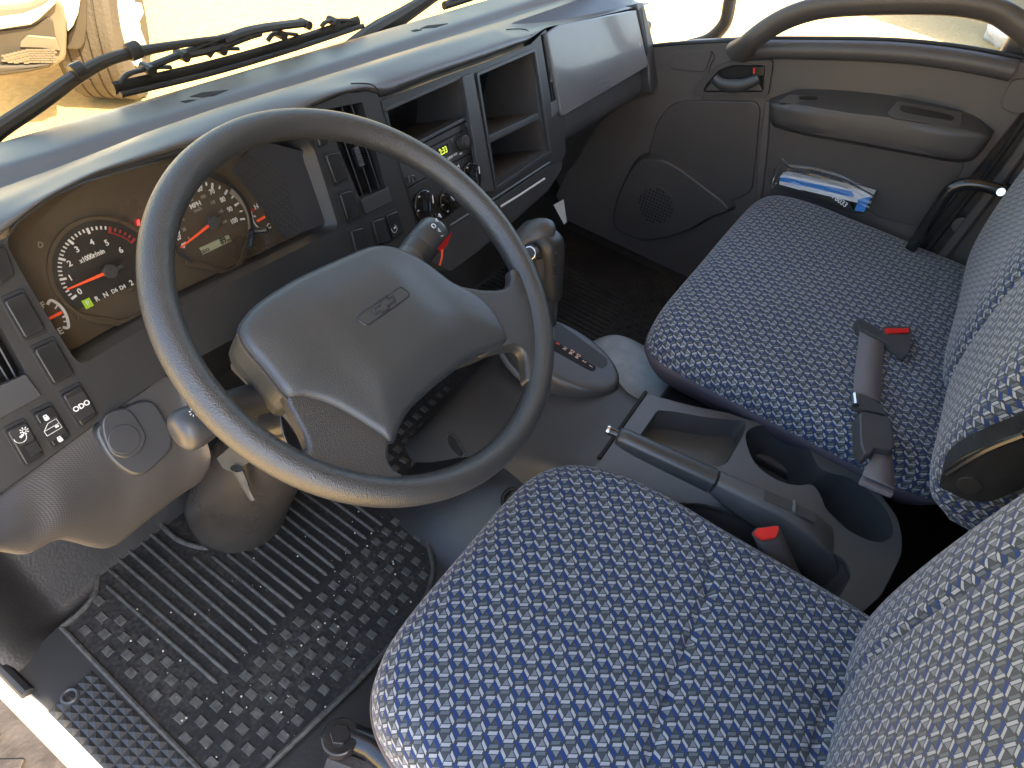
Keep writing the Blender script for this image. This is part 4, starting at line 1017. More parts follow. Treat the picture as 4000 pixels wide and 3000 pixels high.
#@@SECTION SILL
def sill():
    S=ZP(FZ+.012)
    o=thing('sill_tread','dark plastic sill tread plate with diamond grip in the driver doorway','tread plate',tuple(S.h(400,2800)))
    P=S.H([(-40,2500),(60,2600),(230,2440),(260,2470),(800,3010),(860,3090),(480,3090),(400,2985),(100,2690),(-30,2560)])
    plate('tread_base',S,P,[],.02,M['fascia'],o,bev=.003)
    q0=S.off(.001); A=q0.h(*zf((440,1320))[0]); A0=S.h(*zf((440,1320))[0]); 
    u=S.h(*zf((580,1460))[0])-A0; v=S.h(*zf((520,1240))[0])-A0
    u=u/2.0; v=v*.9
    me=None
    for i in range(-1,16):
        for j in range(-1,5):
            c=A+u*i*.74+v*j*.62+np.array([0,0,0.0])
            a=u*.37; b_=v*.31
            V=[c-a-b_,c+a-b_,c+a+b_,c-a+b_,c+np.array([0,0,.0024])]
            if me is None: me=mk('grip_point',V,[(0,1,4),(1,2,4),(2,3,4),(3,0,4)],M['fascia'],o,ang=10); base=c; s=me; l0=me.location.copy()
            else: s=me.copy(); COL.objects.link(s); s.parent=o; s.location=l0+Vector(c-base)
    c=S.off(.002).h(*zf((432,1215))[0]); tube('screw_recess',[q for q in disc(S,c,.0095,24)]+[disc(S,c,.0095,24)[0]],.003,M['dash'],o,k=8)
    prism('screw',disc(S,c+np.array([0,0,.001]),.006,16),(0,0,1),.003,M['steel'],o,bev=.0006)
    # painted door sill and step outside
    SS=ZP(FZ-.01)
    o=thing('door_sill','white painted steel door sill catching the sun at the lower left','door sill',(-.45,.1,FZ))
    A=[(-.452,.6),(-.452,-.4)]
    prof=[(-.426,-.614),(-.436,-.606),(-.450,-.609),(-.458,-.622),(-.459,-.70),(-.455,-.92)]
    G=[[np.array([x,y,z]) for x,z in prof] for y in np.linspace(.8,-.6,8)]
    grid('sill_panel',G,M['sill'],o,sub=1)
    tube('door_seal',[(-.432,y,-.604) for y in np.linspace(.26,.6,6)],.009,M['dark'],o,k=8)
    o=thing('cab_step','perforated metal entry step below the driver door with rain holes','step',(-.6,.3,-.95))
    box('step_plate',(-.62,.45,-1.0),(.32,.9,.02),M['step'],o,bev=.004)
    for i in range(6):
        for j in range(5):
            box('step_cleat',(-.70+j*.045,.25+i*.075,-.986),(.022,.05,.012),M['step'],o,bev=.003,ax=((.8,.6,0),(-.6,.8,0),(0,0,1)))
sill()
#@@SECTION CONSOLE
def console():
    o=thing('engine_cover','curved textured plastic centre cover between the footwells carrying the shifter','console',(.45,-.05,FZ))
    st=[(.150,[(.250,-.615),(.262,-.608),(.30,-.600),(.40,-.595),(.52,-.598),(.58,-.606),(.60,-.615)]),
        (.130,[(.238,-.615),(.250,-.590),(.29,-.560),(.40,-.540),(.52,-.545),(.59,-.575),(.61,-.615)]),
        (.085,[(.222,-.615),(.240,-.560),(.29,-.500),(.40,-.455),(.52,-.450),(.60,-.500),(.62,-.615)]),
        (.03,[(.212,-.612),(.236,-.545),(.30,-.475),(.40,-.432),(.52,-.425),(.60,-.47),(.62,-.612)]),
        (-.05,[(.206,-.600),(.230,-.505),(.28,-.440),(.38,-.412),(.53,-.410),(.60,-.46),(.62,-.612)]),
        (-.13,[(.205,-.580),(.228,-.465),(.255,-.408),(.34,-.400),(.50,-.400),(.56,-.45),(.58,-.612)]),
        (-.19,[(.205,-.560),(.226,-.430),(.245,-.385),(.29,-.376),(.44,-.376),(.49,-.45),(.52,-.612)]),
        (-.243,[(.205,-.560),(.222,-.430),(.235,-.375),(.28,-.360),(.44,-.360),(.48,-.45),(.50,-.612)])]
    G=[]
    for y,P in st:
        q=spl([np.array([x,y,z]) for x,z in P],4,False); G.append(q)
    cov=grid('cover',G,M['knee'],o,sub=2)
    # oval grab hole in its side
    X=Pl((.232,0,-.53),(-.95,0,.32),(0,-1,0))
    P=spl(X.H([(1757,1695),(1748,1722),(1765,1755),(1795,1780),(1812,1782),(1815,1762),(1795,1735),(1785,1712)]),4); c=sum(P)/len(P)
    # vinyl hump left of the cover rising to the seat base
    G=[]
    for y in np.linspace(.10,-.75,14):
        fr_=min(1,max(0,(.10-y)/.16))
        G.append([np.array([x,y,z]) for x,z in ((.06,FZ+.001),(.10,FZ+.004),(.14,FZ+.004+.05*fr_),(.19,FZ+.01+.12*fr_),(.25,FZ+.02+.15*fr_),(.4,FZ+.02+.15*fr_))])
    h=grid('engine_hump',G,M['vinyl'],sub=2); h['kind']='structure'
    hp=[onsurf(cov,*q,.0015) for q in [(1757,1695),(1748,1722),(1765,1755),(1795,1780),(1812,1782),(1815,1762),(1795,1735),(1785,1712)]]
    hn=sum(a[1] for a in hp)/8; P=spl([a[0] for a in hp],4)
    prism('finger_hole',P,hn,.004,M['void'],o,bev=0)
    tube('hole_rim',P+[P[0]],.0020,M['knee'],o,k=8)
    # bolt cap on the hump, by the seat
    cc=onsurf(h,2012,1955,.002); cc=cc[0] if cc else Pl((.13,-.2,-.56),(-.3,0,1)).h(2010,1960); B=Pl(cc,(-.35,0,1))
    tube('grommet',disc(B,cc,.020,28)+disc(B,cc,.020,28)[:1],.005,M['dark'],o,k=8); prism('grommet_cap',disc(B,cc,.016,24),B.n,.004,M['gloss'],o,bev=.001)
    # pale cover on the passenger side of the tunnel
    Z=ZP(-.47)
    g=thing('hump_cover','pale blue grey soft cover on the engine hump between shifter and passenger seat','cover',(.7,-.1,-.55))
    G=[]
    for i,y in enumerate(np.linspace(.02,-.36,9)):
        t=min(1,max(0,(.02-y)/.10)); hgt=-.61+.17*math.sin(t*math.pi/2)
        G.append([np.array([x,y,-.615+(hgt+.615)*k]) for x,k in ((.50,.9),(.56,1),(.64,1),(.70,.93),(.76,.55),(.80,0))])
    grid('soft_cover',G,M['carpet'],g,sub=2)
    for a,b_ in (((.53,-.16),(.76,-.05)),):
        pass
console()
def shifter():
    o=thing('gear_shifter','black automatic gear shifter with tall handle and oval gate marked R N 2 1','gear shifter',(.49,-.08,-.40))
    B=Pl((.485,-.09,-.362),(-.06,-.10,1),(1,0,0))
    ox=[(1950,1390),(1985,1370),(2100,1235),(2165,1205),(2230,1225),(2340,1295),(2400,1370),(2413,1440),(2395,1490),(2340,1520),(2230,1500),(2100,1470),(2000,1430)]
    c=B.h(2205,1375)
    def ell(s,d,rx=.068,ry=.118):
        return [c+B.u*math.cos(t)*rx*s+B.v*(math.sin(t)*ry*s)+B.n*d+B.u*(-.0)+0*t for t in np.linspace(0,2*math.pi,49)[:-1]]
    rings=[ell(1.05,-.062),ell(1.045,-.05),ell(1.03,-.03),ell(1.01,-.012),ell(.985,-.003),ell(.95,.0005),ell(.90,.0015),ell(.8,.0018)]
    loft('gate_housing',rings,M['dash'],o,ang=50)
    tube('base_ring',ell(1.10,-.046)+ell(1.10,-.046)[:1],.007,M['console'],o,k=8)
    T=B.off(.0022)
    P=rnd(T.H([(2166,1254),(2195,1270),(2372,1400),(2374,1425),(2355,1440),(2335,1432),(2166,1330)]),.004)
    prism('gate_slot',P,B.n,.001,M['dark'],o,bev=0)
    P=rnd(T.H([(2120,1300),(2168,1330),(2328,1432),(2325,1448),(2310,1450),(2290,1440),(2120,1345)]),.004)
    prism('gear_label',P,B.n,.0012,M['void'],o,bev=0)
    lab=mat('gear_print',(.75,.45,.38),.6)
    pl=Pl(T.p,T.n,tuple(T.h(2320,1440)-T.h(2200,1365)))
    for s_,q,m_ in (('R',(2178,1342),M['red']),('N',(2206,1361),lab),('D6',(2232,1376),lab),('D4',(2256,1391),lab),('2',(2282,1412),lab),('1',(2307,1430),lab)):
        text(s_,T.off(.0004).h(*q),pl,.010,m_,o,rot=-math.pi/2)
    # lever: stands from the gate up to the grip
    XG=XP(.46)
    base=B.h(2165,1270); 
    def H3(px,py,x): return XP(x).h(px,py)
    P=[base+np.array([0,.01,0]),H3(2152,1180,.475),H3(2140,1080,.46),H3(2120,980,.45)]
    tube('lever',spl(P,4,False),[.012]*5+[.016]*4+[.020]*4,M['dash'],o,k=14,flat=1.3)
    # grip: blocky T handle leaning to the left
    ring=[]
    sec=[((2150,1180),.022,.016),((2140,1090),.026,.019),((2135,1010),.030,.023),((2128,950),.034,.026),((2118,915),.036,.026),((2108,895),.033,.022),((2104,885),.022,.014)]
    for q,a,b_ in sec:
        cc=H3(q[0],q[1],.455); pts=[]
        for t in np.linspace(0,2*math.pi,21)[:-1]:
            ct,st_=math.cos(t),math.sin(t); e=.6
            xx=math.copysign(abs(ct)**e,ct)*a; yy=math.copysign(abs(st_)**e,st_)*b_
            pts.append(cc+np.array([.45*xx*0+.0*yy,0,0])+np.array([1,0,0])*yy+np.array([0,-1,0])*xx)
        ring.append(pts)
    loft('grip',ring,M['fascia'],o,sub=1)
    top=[H3(2030,960,.43),H3(2060,925,.44),H3(2110,905,.455),H3(2160,915,.47)]
    tube('grip_head',spl(top,4,False),[.014,.018,.021,.022,.023,.024,.024,.025,.025,.025,.024,.022,.012],M['dash'],o,k=18,flat=.9,sub=1)
    tube('release_button',[H3(2078,985,.42),H3(2066,990,.405)],[.014,.012],M['chrome'],o,k=18,bev=.002)
    for q in ((2150,1000),(2148,1045),(2145,1090)):
        tube('grip_groove',[H3(q[0],q[1],.437),H3(q[0]+25,q[1]-15,.437)],.0006,M['console'],o,k=5)
shifter()
def centre_console():
    o=thing('centre_console','grey centre console with tray and two joined cup holders between the seats','console',(.36,-.45,-.36))
    C=ZP(-.337)
    H=C.H
    out=rnd(H([(2529,1538),(2700,1585),(2840,1612),(2925,1640),(3060,1668),(3200,1745),(3330,1835),(3440,1930),(3505,2020),(3525,2100),(3520,2170),(3440,2330),(3330,2420),(3240,2400),(3330,2245),(3300,2180),(2900,2010),(2740,1965),(2690,1965),(2560,1960),(2300,1860),(2341,1794)]),.010,3)
    tray=rnd(H(kb((880,5),(1060,20),(1420,85),(1790,115),(1840,140),(1815,260),(1640,570),(1540,625),(1250,560),(720,300),(690,280))),[.006,.01,.012,.008,.01,.012,.01,.01,.006,.006,.006],4)
    cups=spl(H([(2915,1690),(2975,1660),(3060,1672),(3150,1740),(3190,1810),(3215,1835),(3265,1853),(3320,1868),(3400,1922),(3465,2000),(3488,2060),(3480,2100),(3440,2118),(3380,2105),(3300,2060),(3230,1990),(3212,1950),(3190,1910),(3165,1892),(3110,1895),(3030,1872),(2960,1820),(2925,1760)]),3)
    brk=rnd(H([(2700,1895),(2780,1915),(2880,1930),(3100,2030),(3290,2110),(3370,2140),(3375,2180),(3350,2225),(3290,2245),(3150,2200),(2900,2050),(2720,1960)]),.008,3)
    plate('top_panel',C,out,[tray,cups],.012,M['console'],o,bev=.003)
    recess('tray',tray,(0,0,1),.045,M['console'],o,inset=.04)
    recess('cup_holders',cups,(0,0,1),.085,mat('cup_plastic',(.045,.050,.054),.5,noise=(10,.15)),o,inset=.10)
    for q in ((3085,1850),(3345,2025)):
        c=ZP(-.425).h(*q); tube('cup_mat_edge',disc(C,c,.035,28)+disc(C,c,.035,28)[:1],.0015,M['dash'],o,k=6)
    prism('tray_step',H(kb((1150,500),(1250,340),(1420,260),(1640,420),(1560,560),(1400,590))),(0,0,1),.04,M['console'],o,bev=.004) if False else None
    # side skirts
    N=len(out); V=[p-np.array([0,0,.006]) for p in out]+[np.array([p[0],p[1],FZ+.05]) for p in out]
    mk('side_skirt',V,[(i,(i+1)%N,N+(i+1)%N,N+i) for i in range(N)],M['console'],o,ang=40)
    tube('front_joint',[np.array(C.off(.001).h(2523,1532)),np.array(C.off(.001).h(2339,1792))],.0035,M['void'],o,k=6)
    return o
centre_console()
def brake():
    o=thing('parking_brake','long grey parking brake lever with chrome tipped button beside the driver seat','parking brake',(.30,-.40,-.34))
    Z=ZP(-.285)
    a=ZP(-.272).h(2420,1700); b_=ZP(-.290).h(2800,1872); c=ZP(-.30).h(3080,2000); e=ZP(-.33).h(3280,2120)
    d=(b_-a)/np.linalg.norm(b_-a); s=np.cross(d,[0,0,1]); s/=np.linalg.norm(s); up=np.cross(s,d)
    def sec(p,w_,ht,hb,cut=.5):
        P=[(-w_,-hb),( -w_,ht*.45),(-w_*.45,ht),(w_*.45,ht),(w_,ht*.45),(w_,-hb),(w_*.5,-hb*1.35),(-w_*.5,-hb*1.35)]
        return rnd([p+s*x_+up*z_ for x_,z_ in P],.004,2)
    rings=[sec(a-d*.004,.008,.007,.006),sec(a-d*.000,.0125,.0105,.010),sec(a+d*.012,.0145,.012,.012)]+[sec(a+(b_-a)*t,.0148+.001*t,.012,.013+.006*t) for t in (.25,.5,.75,.97)]
    loft('grip',rings,M['dash'],o,ang=50)
    rings=[sec(a+(b_-a)*1.0,.0150,.0115,.019),sec(b_+(c-b_)*.3,.016,.012,.03),sec(c,.020,.012,.045),sec((c+e)/2,.026,.010,.055),sec(e-np.array([0,-.01,.005]),.028,.004,.06),sec(e-np.array([.0,.02,.035]),.022,-.005,.06)]
    loft('lever_cover',rings,M['console'],o,ang=50)
    tube('release_button',[a-d*.003,a-d*.018,a-d*.021],[.0072,.0072,.0055],M['steel'],o,k=14)
    tube('button_cap',[a-d*.0175,a-d*.0215],[.0078,.0068],M['chrome'],o,k=14)
    P=[c+s*x_+up*.0132+d*y_ for x_,y_ in ((-.009,-.045),(.009,-.045),(.009,.035),(-.009,.035))]
    prism('finger_recess',rnd(P,.003),up,.002,M['doorlo'],o,bev=.0006)
    q=c-d*.0+up*.015; tube('recess_bridge',[q-s*.011,q+s*.011],.003,M['console'],o,k=8)
brake()
def dbuckle():
    o=thing('seat_belt_buckle','dark seat belt buckle with red release button at the right edge of the driver seat','buckle',(.23,-.5,-.3))
    Z=ZP(-.285); T=Z.H(z9((528,212),(555,178),(690,160),(708,180),(705,250),(590,268),(545,240))); n=np.array([0,.35,1]); n/=np.linalg.norm(n)
    c=sum(T)/len(T)
    base=[ZP(-.335).h(*q) for q in z9((575,285),(600,262),(745,172),(760,180),(880,480),(860,515),(830,505))]
    base=[ZP(-.36).h(*q) for q in z9((560,300),(640,250),(740,190),(790,240),(885,470),(860,520),(790,480))]
    V=rnd(T,.003,3); 
    B=[c+(p-c)*1.05+np.array([-.005,-.075,-.075]) for p in V]
    loft('body',[V,[p*.6+q*.4 for p,q in zip(V,B)],B],M['buckle'],o,ang=50)
    R=[p+np.array([0,0,.0015]) for p in rnd(Z.H(z9((540,212),(565,190),(688,174),(690,200),(672,245),(600,255),(560,232))),.002,3)]
    prism('release_button',R,(0,0,1),.002,M['red'],o,top=[p+np.array([0,0,.003]) for p in R],bev=.001)
dbuckle()
#@@SECTION SEATS
def cushion(name,x0,x1,y0,y1,ztop,th,r,crown=.012,mt=None,par=None,fr=None,grooves=(),vg=(),nu=72,nv=72,front_drop=.03,ghost=0):
    """upholstered cushion: rounded plan outline, soft rolled edge, sewn grooves; UV = metres"""
    cx,cy=(x0+x1)/2,(y0+y1)/2; hx,hy=(x1-x0)/2,(y1-y0)/2
    def outline(ang_,s):
        # superellipse plan
        p=r; c,s_=math.cos(ang_),math.sin(ang_)
        k=(abs(c)**p+abs(s_)**p)**(-1/p); return cx+hx*s*c*k, cy+hy*s*s_*k
    rings=[];uvs=[]
    N=260
    prof=[(.0,0)]+[(s,0) for s in np.linspace(.03,.87,60)]+[(.90,.002),(.935,.006),(.962,.0125),(.982,.021),(.995,.034),(1.0,.048),(1.0,.065)]
    V=[];UV=[];F=[]
    for i,(s,dz) in enumerate(prof):
        for j in range(N):
            a=2*math.pi*j/N; x,y=outline(a,max(s,.001))
            z=ztop-dz+crown*(1-min(1,s)**2)
            fy=(y-y0)/(y1-y0)   # y1 is the front edge
            z-=front_drop*max(0,fy-.72)**2*12.7 if s<=1 else 0
            for (ax,ay,bx,by,dp,wd) in grooves:
                px_,py_=bx-ax,by-ay; L=math.hypot(px_,py_); t=((x-ax)*px_+(y-ay)*py_)/L/L; tt=min(1,max(0,t)); dd=math.hypot(x-ax-tt*px_,y-ay-tt*py_)
                z-=dp*math.exp(-(dd/wd)**2)*(1 if dz<.02 else .3)
            z+=.0012*math.sin(x*23+y*9)*math.sin(y*31)
            V.append((x,y,z)); UV.append((x,y-dz*.9*math.sin(a) if True else y)); UV[-1]=(x+dz*.9*math.cos(a),y+dz*.9*math.sin(a))
    nr=len(prof)
    for i in range(nr-1):
        for j in range(N): F.append((i*N+j,(i+1)*N+j,(i+1)*N+(j+1)%N,i*N+(j+1)%N))
    F.append(tuple(range(N-1,-1,-1)) if False else tuple(range(N)))
    top=mk('cushion_cover',V,fix(V,F),mt or M['fab'],par,ang=180,uv=UV)
    V=[];F=[]
    for dz,s in ((.060,1.002),(.064,1.006),(.072,1.004),(th,.965),(th+.02,.93)):
        for j in range(N):
            a=2*math.pi*j/N; x,y=outline(a,s); fy=(y-y0)/(y1-y0); V.append((x,y,ztop-dz-front_drop*max(0,fy-.72)**2*12.7))
    for i in range(4):
        for j in range(N): F.append((i*N+j,(i+1)*N+j,(i+1)*N+(j+1)%N,i*N+(j+1)%N))
    mk('cushion_side',V,fix(V,F),M['piping'],par,ang=180)
def backrest(par,x0,x1,z0,z1,ybase,lean,bulge=.04,mt=None,wedge=.05,puff=.05,groove=None,p=3.2,rake=0):
    """seat back facing +y, leaning back, wrapped round its sides; UV in metres along the cloth"""
    hx=(x1-x0)/2; cx=(x0+x1)/2; sec=[]
    for i in range(81):
        ph=R_(-90+180*i/80); a=math.copysign(abs(math.sin(ph))**(2/p),math.sin(ph)); e=abs(math.cos(ph))**(2/p) if abs(ph)<R_(89.9) else 0; sec.append((a,e,0))
    sec=[(-1,0,.10),(-1,0,.06),(-1,0,.03)]+sec+[(1,0,.03),(1,0,.06),(1,0,.10)]
    nu=len(sec)-1; nv=60; V=[];UV=[];F=[]
    for j in range(nv+1):
        t=j/nv; z=z0+(z1-z0)*t; e2=(1-abs(2*t-1)**5)**(1/5) if abs(2*t-1)<1 else 0
        row=[]
        for a,e,bk in sec:
            x=cx+hx*a+rake*t; y=ybase-(z-z0)*lean+puff*(e*e2-1)-bk+bulge*math.sin(math.pi*min(1,t*1.15))*.5+wedge*(abs(a)**2.2)*e*e2*.6
            if groove and bk==0:
                for ax,wd,dp in groove: y-=dp*math.exp(-((a-ax-.12*t)/wd)**2)
            row.append((x,y,z))
        d=0; U=[0]
        for k in range(1,len(row)): d+=math.hypot(row[k][0]-row[k-1][0],row[k][1]-row[k-1][1]); U.append(d)
        mid=U[len(U)//2]
        V+=row; UV+=[(cx+u_-mid,z-(1-e2)*.03) for u_ in U]
    for j in range(nv):
        for i in range(nu): k=j*(nu+1)+i; F.append((k,k+1,k+nu+2,k+nu+1))
    mk('backrest_cover',V,F,mt or M['fab2'],par,ang=180,uv=UV)
    yb=ybase-.09-puff
    V=[(x0+.004,yb,z0),(x1-.004,yb,z0),(x1-.004+rake,yb-(z1-z0)*lean,z1),(x0+.004+rake,yb-(z1-z0)*lean,z1)]
    V+=[(a,b_-.03,c) for a,b_,c in V]
    mk('backrest_shell',V,fix(V,[(0,1,2,3),(4,5,6,7),(0,1,5,4),(1,2,6,5),(2,3,7,6),(3,0,4,7)]),M['piping'],par,bev=.01)
def seats():
    o=thing('driver_seat','driver seat in blue, white and grey woven fabric, nearest the camera','seat',(-.02,-.45,-.6))
    cushion('c',-.274,.228,-.80,-.160,-.287,.11,4.8,par=o,grooves=tuple((*ZP(-.28).h(*a)[:2],*ZP(-.28).h(*b)[:2],.006,.006) for a,b in (((2700,1990),(2780,2180)),((2780,2180),(2765,2310)),((2765,2310),(2690,2500)),((2690,2500),(2600,2720)),((2600,2720),(2530,3000)),((3226,2766),(3160,3000)),((3190,2700),(3340,2790)))),front_drop=.016)
    box('seat_base',(-.02,-.52,-.50),(.40,.50,.16),M['dark'],o,bev=.02)
    backrest(o,-.27,.212,-.32,.45,-.622,.11,bulge=.045,puff=.07,groove=((-.45,.02,.01),(.45,.02,.010)))
    tag_=thing('seat_hinge_bracket','glossy black steel bracket with bolt at the front left of the driver seat','bracket',tuple(ZP(-.5).h(1380,2930)))
    Z=ZP(-.52); c=Z.h(1330,2890); e=Z.h(1500,2990)
    tube('arm',[Z.h(1310,2850),Z.h(1450,2910),Z.h(1560,3000)],[.016,.018,.020],M['steel'],tag_,k=14)
    prism('bolt_plate',disc(Z,c+np.array([0,0,.016]),.024,24),(0,0,1),.02,M['steel'],tag_,bev=.003); prism('bolt_head',disc(Z,c+np.array([0,0,.024]),.013,6),(0,0,1),.008,M['steel'],tag_,bev=.001)
    tube('rail',[Z.off(-.03).h(1290,2960),Z.off(-.03).h(1600,3080)],.02,M['step'],tag_,k=10)
    o=thing('passenger_seat','wide passenger bench seat in blue and grey woven fabric across the cab','seat',(.8,-.45,-.6))
    cushion('c',.503,1.262,-.745,-.160,-.262,.10,8,par=o,grooves=((.50,-.60,1.15,-.60,.003,.006),),front_drop=.010)
    box('seat_base',(.84,-.46,-.50),(.68,.44,.2),M['dark'],o,bev=.02)
    backrest(o,.352,.66,-.205,.42,-.622,.06,bulge=.05,puff=.055,mt=M['fab3'],wedge=.02)
    backrest(o,.67,1.23,-.24,.42,-.622,.07,bulge=.05,puff=.05,mt=M['fab3'],wedge=.03)
    # recliner cover at its inboard side
    X=XP(.30); 
    b_=thing('seat_recliner','black recliner hinge cover with round cap beside the passenger backrest','hinge cover',(.30,-.70,-.25))
    P=spl(X.H([(3668,1900),(3700,1825),(3800,1765),(3950,1705),(4060,1680),(4080,1850),(3950,1930),(3850,1965),(3760,1950),(3700,1920)]),4)
    prism('cover',P,(-1,0,0),.04,M['gloss'],b_,bev=.008,seg=3)
    c=X.h(3785,1897)+np.array([-.001,0,0]); prism('round_cap',disc(X,c,.013,28),(-1,0,0),.004,M['dark'],b_,bev=.001)
    tube('cover_ridge',spl(X.off(.001).H([(3700,1850),(3850,1760),(4000,1700)]),4,False),.004,M['steel'],b_,k=8)
seats()
def belts():
    o=thing('lap_belt','grey lap belt with buckle and red button lying on the passenger seat','seat belt',tuple(ZP(-.27).h(3400,1500)))
    Z=ZP(-.242)
    def strap(L,Rr,name='webbing'):
        L=resamp(spl(L,4,False),16); Rr=resamp(spl(Rr,4,False),16)
        V=[];F=[]
        for a,b_ in zip(L,Rr): V+=[a,b_]
        F=[(2*i,2*i+1,2*i+3,2*i+2) for i in range(15)]
        mk(name,V,F,M['belt'],o,ang=180,solid=.0016)
    strap([Z.h(*q) for q in z8((1198,530),(1180,680),(1165,800),(1158,920))],[Z.h(*q) for q in z8((1352,600),(1340,720),(1335,860),(1325,980))])
    Zb=ZP(-.236)
    prism('latch_head',rnd(Zb.H(z8((1175,470),(1210,465),(1340,545),(1350,510),(1512,515),(1525,560),(1500,690),(1480,688),(1350,600),(1190,520))),.003),(0,0,1),.014,M['buckle'],o,bev=.003)
    prism('release_button',rnd(Zb.off(.003).H(z8((1352,525),(1500,523),(1505,550),(1372,553))),.002),(0,0,1),.004,M['red'],o,bev=.001)
    prism('adjuster',rnd(Zb.H(z8((1160,925),(1210,925),(1345,1000),(1365,1060),(1240,1030),(1180,1010))),.003),(0,0,1),.012,M['buckle'],o,bev=.002)
    tube('adjuster_bar',[Zb.off(.002).h(*q) for q in z8((1168,935),(1175,1000))],.005,M['chrome'],o,k=10)
    prism('buckle_body',rnd(Zb.off(.008).H(z8((1195,1045),(1225,1035),(1365,1065),(1395,1080),(1418,1240),(1400,1285),(1290,1265),(1275,1300),(1230,1300),(1205,1240))),.005),(0,0,1),.026,M['buckle'],o,bev=.006,seg=3)
    strap([Zb.off(-.004).h(*q) for q in z8((1300,1265),(1270,1330),(1235,1380),(1215,1430))],[Zb.off(-.004).h(*q) for q in z8((1395,1285),(1402,1350),(1412,1450),(1415,1520))])
    Zc=ZP(-.245)
    prism('strap_sleeve',rnd(Zc.H(z8((1225,1415),(1415,1470),(1410,1560),(1200,1470))),.004),(0,0,1),.008,M['belt'],o,bev=.002)
belts()
#@@SECTION DOOR
X0=XP(DX)
def Xh(pts,d=0): return X0.off(d).H(pts)
def door():
    o=thing('passenger_door','closed far side door with dark trim, armrest, arched grab handle and speaker','door',(DX,-.1,-.3))
    out=Xh([(2380,300),(2500,190),(2560,178),(2700,160),(2900,150),(3140,150),(3400,154),(3600,166),(3800,192),(3985,226),(4100,290),(4020,420),(3840,640),(3640,890),(3560,1000),(3430,1150),(3300,1300),(2900,1200),(2560,1060),(2300,960),(2150,800)])
    plate('trim_panel',X0,out,[],.03,M['door'],o,bev=.008,seg=3)
    # belt roll along the window
    P=spl(Xh([(2880,160),(3100,160),(3400,164),(3600,176),(3800,202),(3985,238)],.004),4,False)
    tube('belt_roll',[p+np.array([.0,0,-.018]) for p in P],.020,M['door'],o,k=14,flat=1)
    tube('window_seal',[p+np.array([.008,0,.004]) for p in P],.0045,M['dark'],o,k=8)
    tube('window_seal',Xh([(2490,186),(2620,172),(2880,158)],-.004),.005,M['dark'],o,k=8)
    # lower recessed map pocket field
    q=Xh(z3((655,770),(900,850),(1300,915),(1700,990),(1850,1010),(1640,1420),(1300,1340),(1260,1300),(1190,1330),(640,1150),(600,900)),.002)
    prism('lower_panel',rnd(q,.01),X0.n,.004,M['doorlo'],o,bev=.002)
    q=Xh(z3((30,640),(150,620),(560,625),(585,680),(535,1180),(450,1230),(0,1300),(-120,1000),(-60,760)),.006)
    prism('front_panel',rnd(q,.02,5),X0.n,.008,M['doorlo'],o,bev=.006,seg=3)
    # pillar like ridge
    P=Xh([(2985,395),(3010,395),(3000,560),(2985,700),(2972,800),(2945,800),(2958,600)],.008)
    prism('ridge',P,X0.n,.01,M['door'],o,bev=.005,seg=3)
    tube('front_seam',spl(Xh([(2780,200),(2790,225),(2770,270),(2740,400),(2660,560),(2600,660)],.001),4,False),.0010,M['dark'],o,k=6)
    # shallow lid of the speaker / tweeter corner
    q=Xh(z3((20,400),(60,320),(290,310),(250,430),(225,445),(40,430)),.003); prism('tweeter_blank',rnd(q,.012,4),X0.n,.005,M['door'],o,bev=.002)
    # armrest
    base=z3((640,612),(760,568),(850,550),(1100,558),(1450,598),(1850,690),(2008,790),(2022,830),(1930,960),(1860,1000),(1700,988),(1200,895),(900,842),(720,800),(650,760))
    front=z3((648,640),(760,632),(850,640),(1150,688),(1450,722),(1830,795),(1990,835),(2000,850),(1920,950),(1850,985),(1700,972),(1200,878),(900,826),(730,785),(665,745))
    B=Xh(base); T=X0.off(.055).H(front)
    Bs=resamp(spl(B+[B[0]],4,False),90)[:-1]; Ts=resamp(spl(T+[T[0]],4,False),90)[:-1]
    cB=sum(Ts)/len(Ts)
    loft('armrest',[Bs,[b_*.12+t*.88 for b_,t in zip(Bs,Ts)],Ts,[cB+(t-cB)*.93+X0.n*.006 for t in Ts],[cB+(t-cB)*.5+X0.n*.008 for t in Ts]],M['doorlo'],o,ang=60)
    # switch plate and pull pocket set into the armrest top
    A=Pl(tuple(X0.off(.028).h(*z3((900,625))[0])),(-.55,0,.83),(0,-1,0))
    prism('switch_plate',rnd(A.off(.010).H(z3((690,628),(765,578),(1165,602),(1168,665),(1135,688))),.006),A.n,.004,M['doorlo'],o,bev=.001)
    prism('window_switch',rnd(A.off(.014).H(z3((825,592),(935,595),(938,608),(828,606))),.001),A.n,.003,M['void'],o,bev=.0006)
    A2=Pl(tuple(X0.off(.028).h(*z3((1600,690))[0])),(-.55,0,.83),(0,-1,0))
    pk=prism('pull_pocket',rnd(A2.off(.012).H(z3((1370,695),(1430,616),(1830,688),(1836,765),(1795,790),(1400,725))),.006),A2.n,.005,M['doorlo'],o,bev=.002)
    prism('pocket_slot',rnd(A2.off(.0135).H(z3((1445,665),(1455,648),(1500,655),(1765,710),(1785,728),(1770,742),(1500,695),(1450,680))),.004),A2.n,.002,M['dark'],pk,bev=.0005)
    # inner door handle
    q=Xh(z3((160,575),(185,520),(300,415),(400,378),(655,372),(660,400),(632,585),(610,598),(175,592)),.010)
    pl=X0.off(.010)
    inn=Xh(z3((232,560),(250,520),(330,430),(410,402),(612,402),(606,552),(590,568),(250,570)),.010)
    hb=plate('handle_bezel',pl,rnd(q,.008,4),[rnd(inn,.006,3)],.010,M['doorlo'],o,bev=.002)
    prism('handle_recess',rnd([p-X0.n*.008 for p in inn],.006,3),X0.n,.002,M['void'],hb,bev=0)
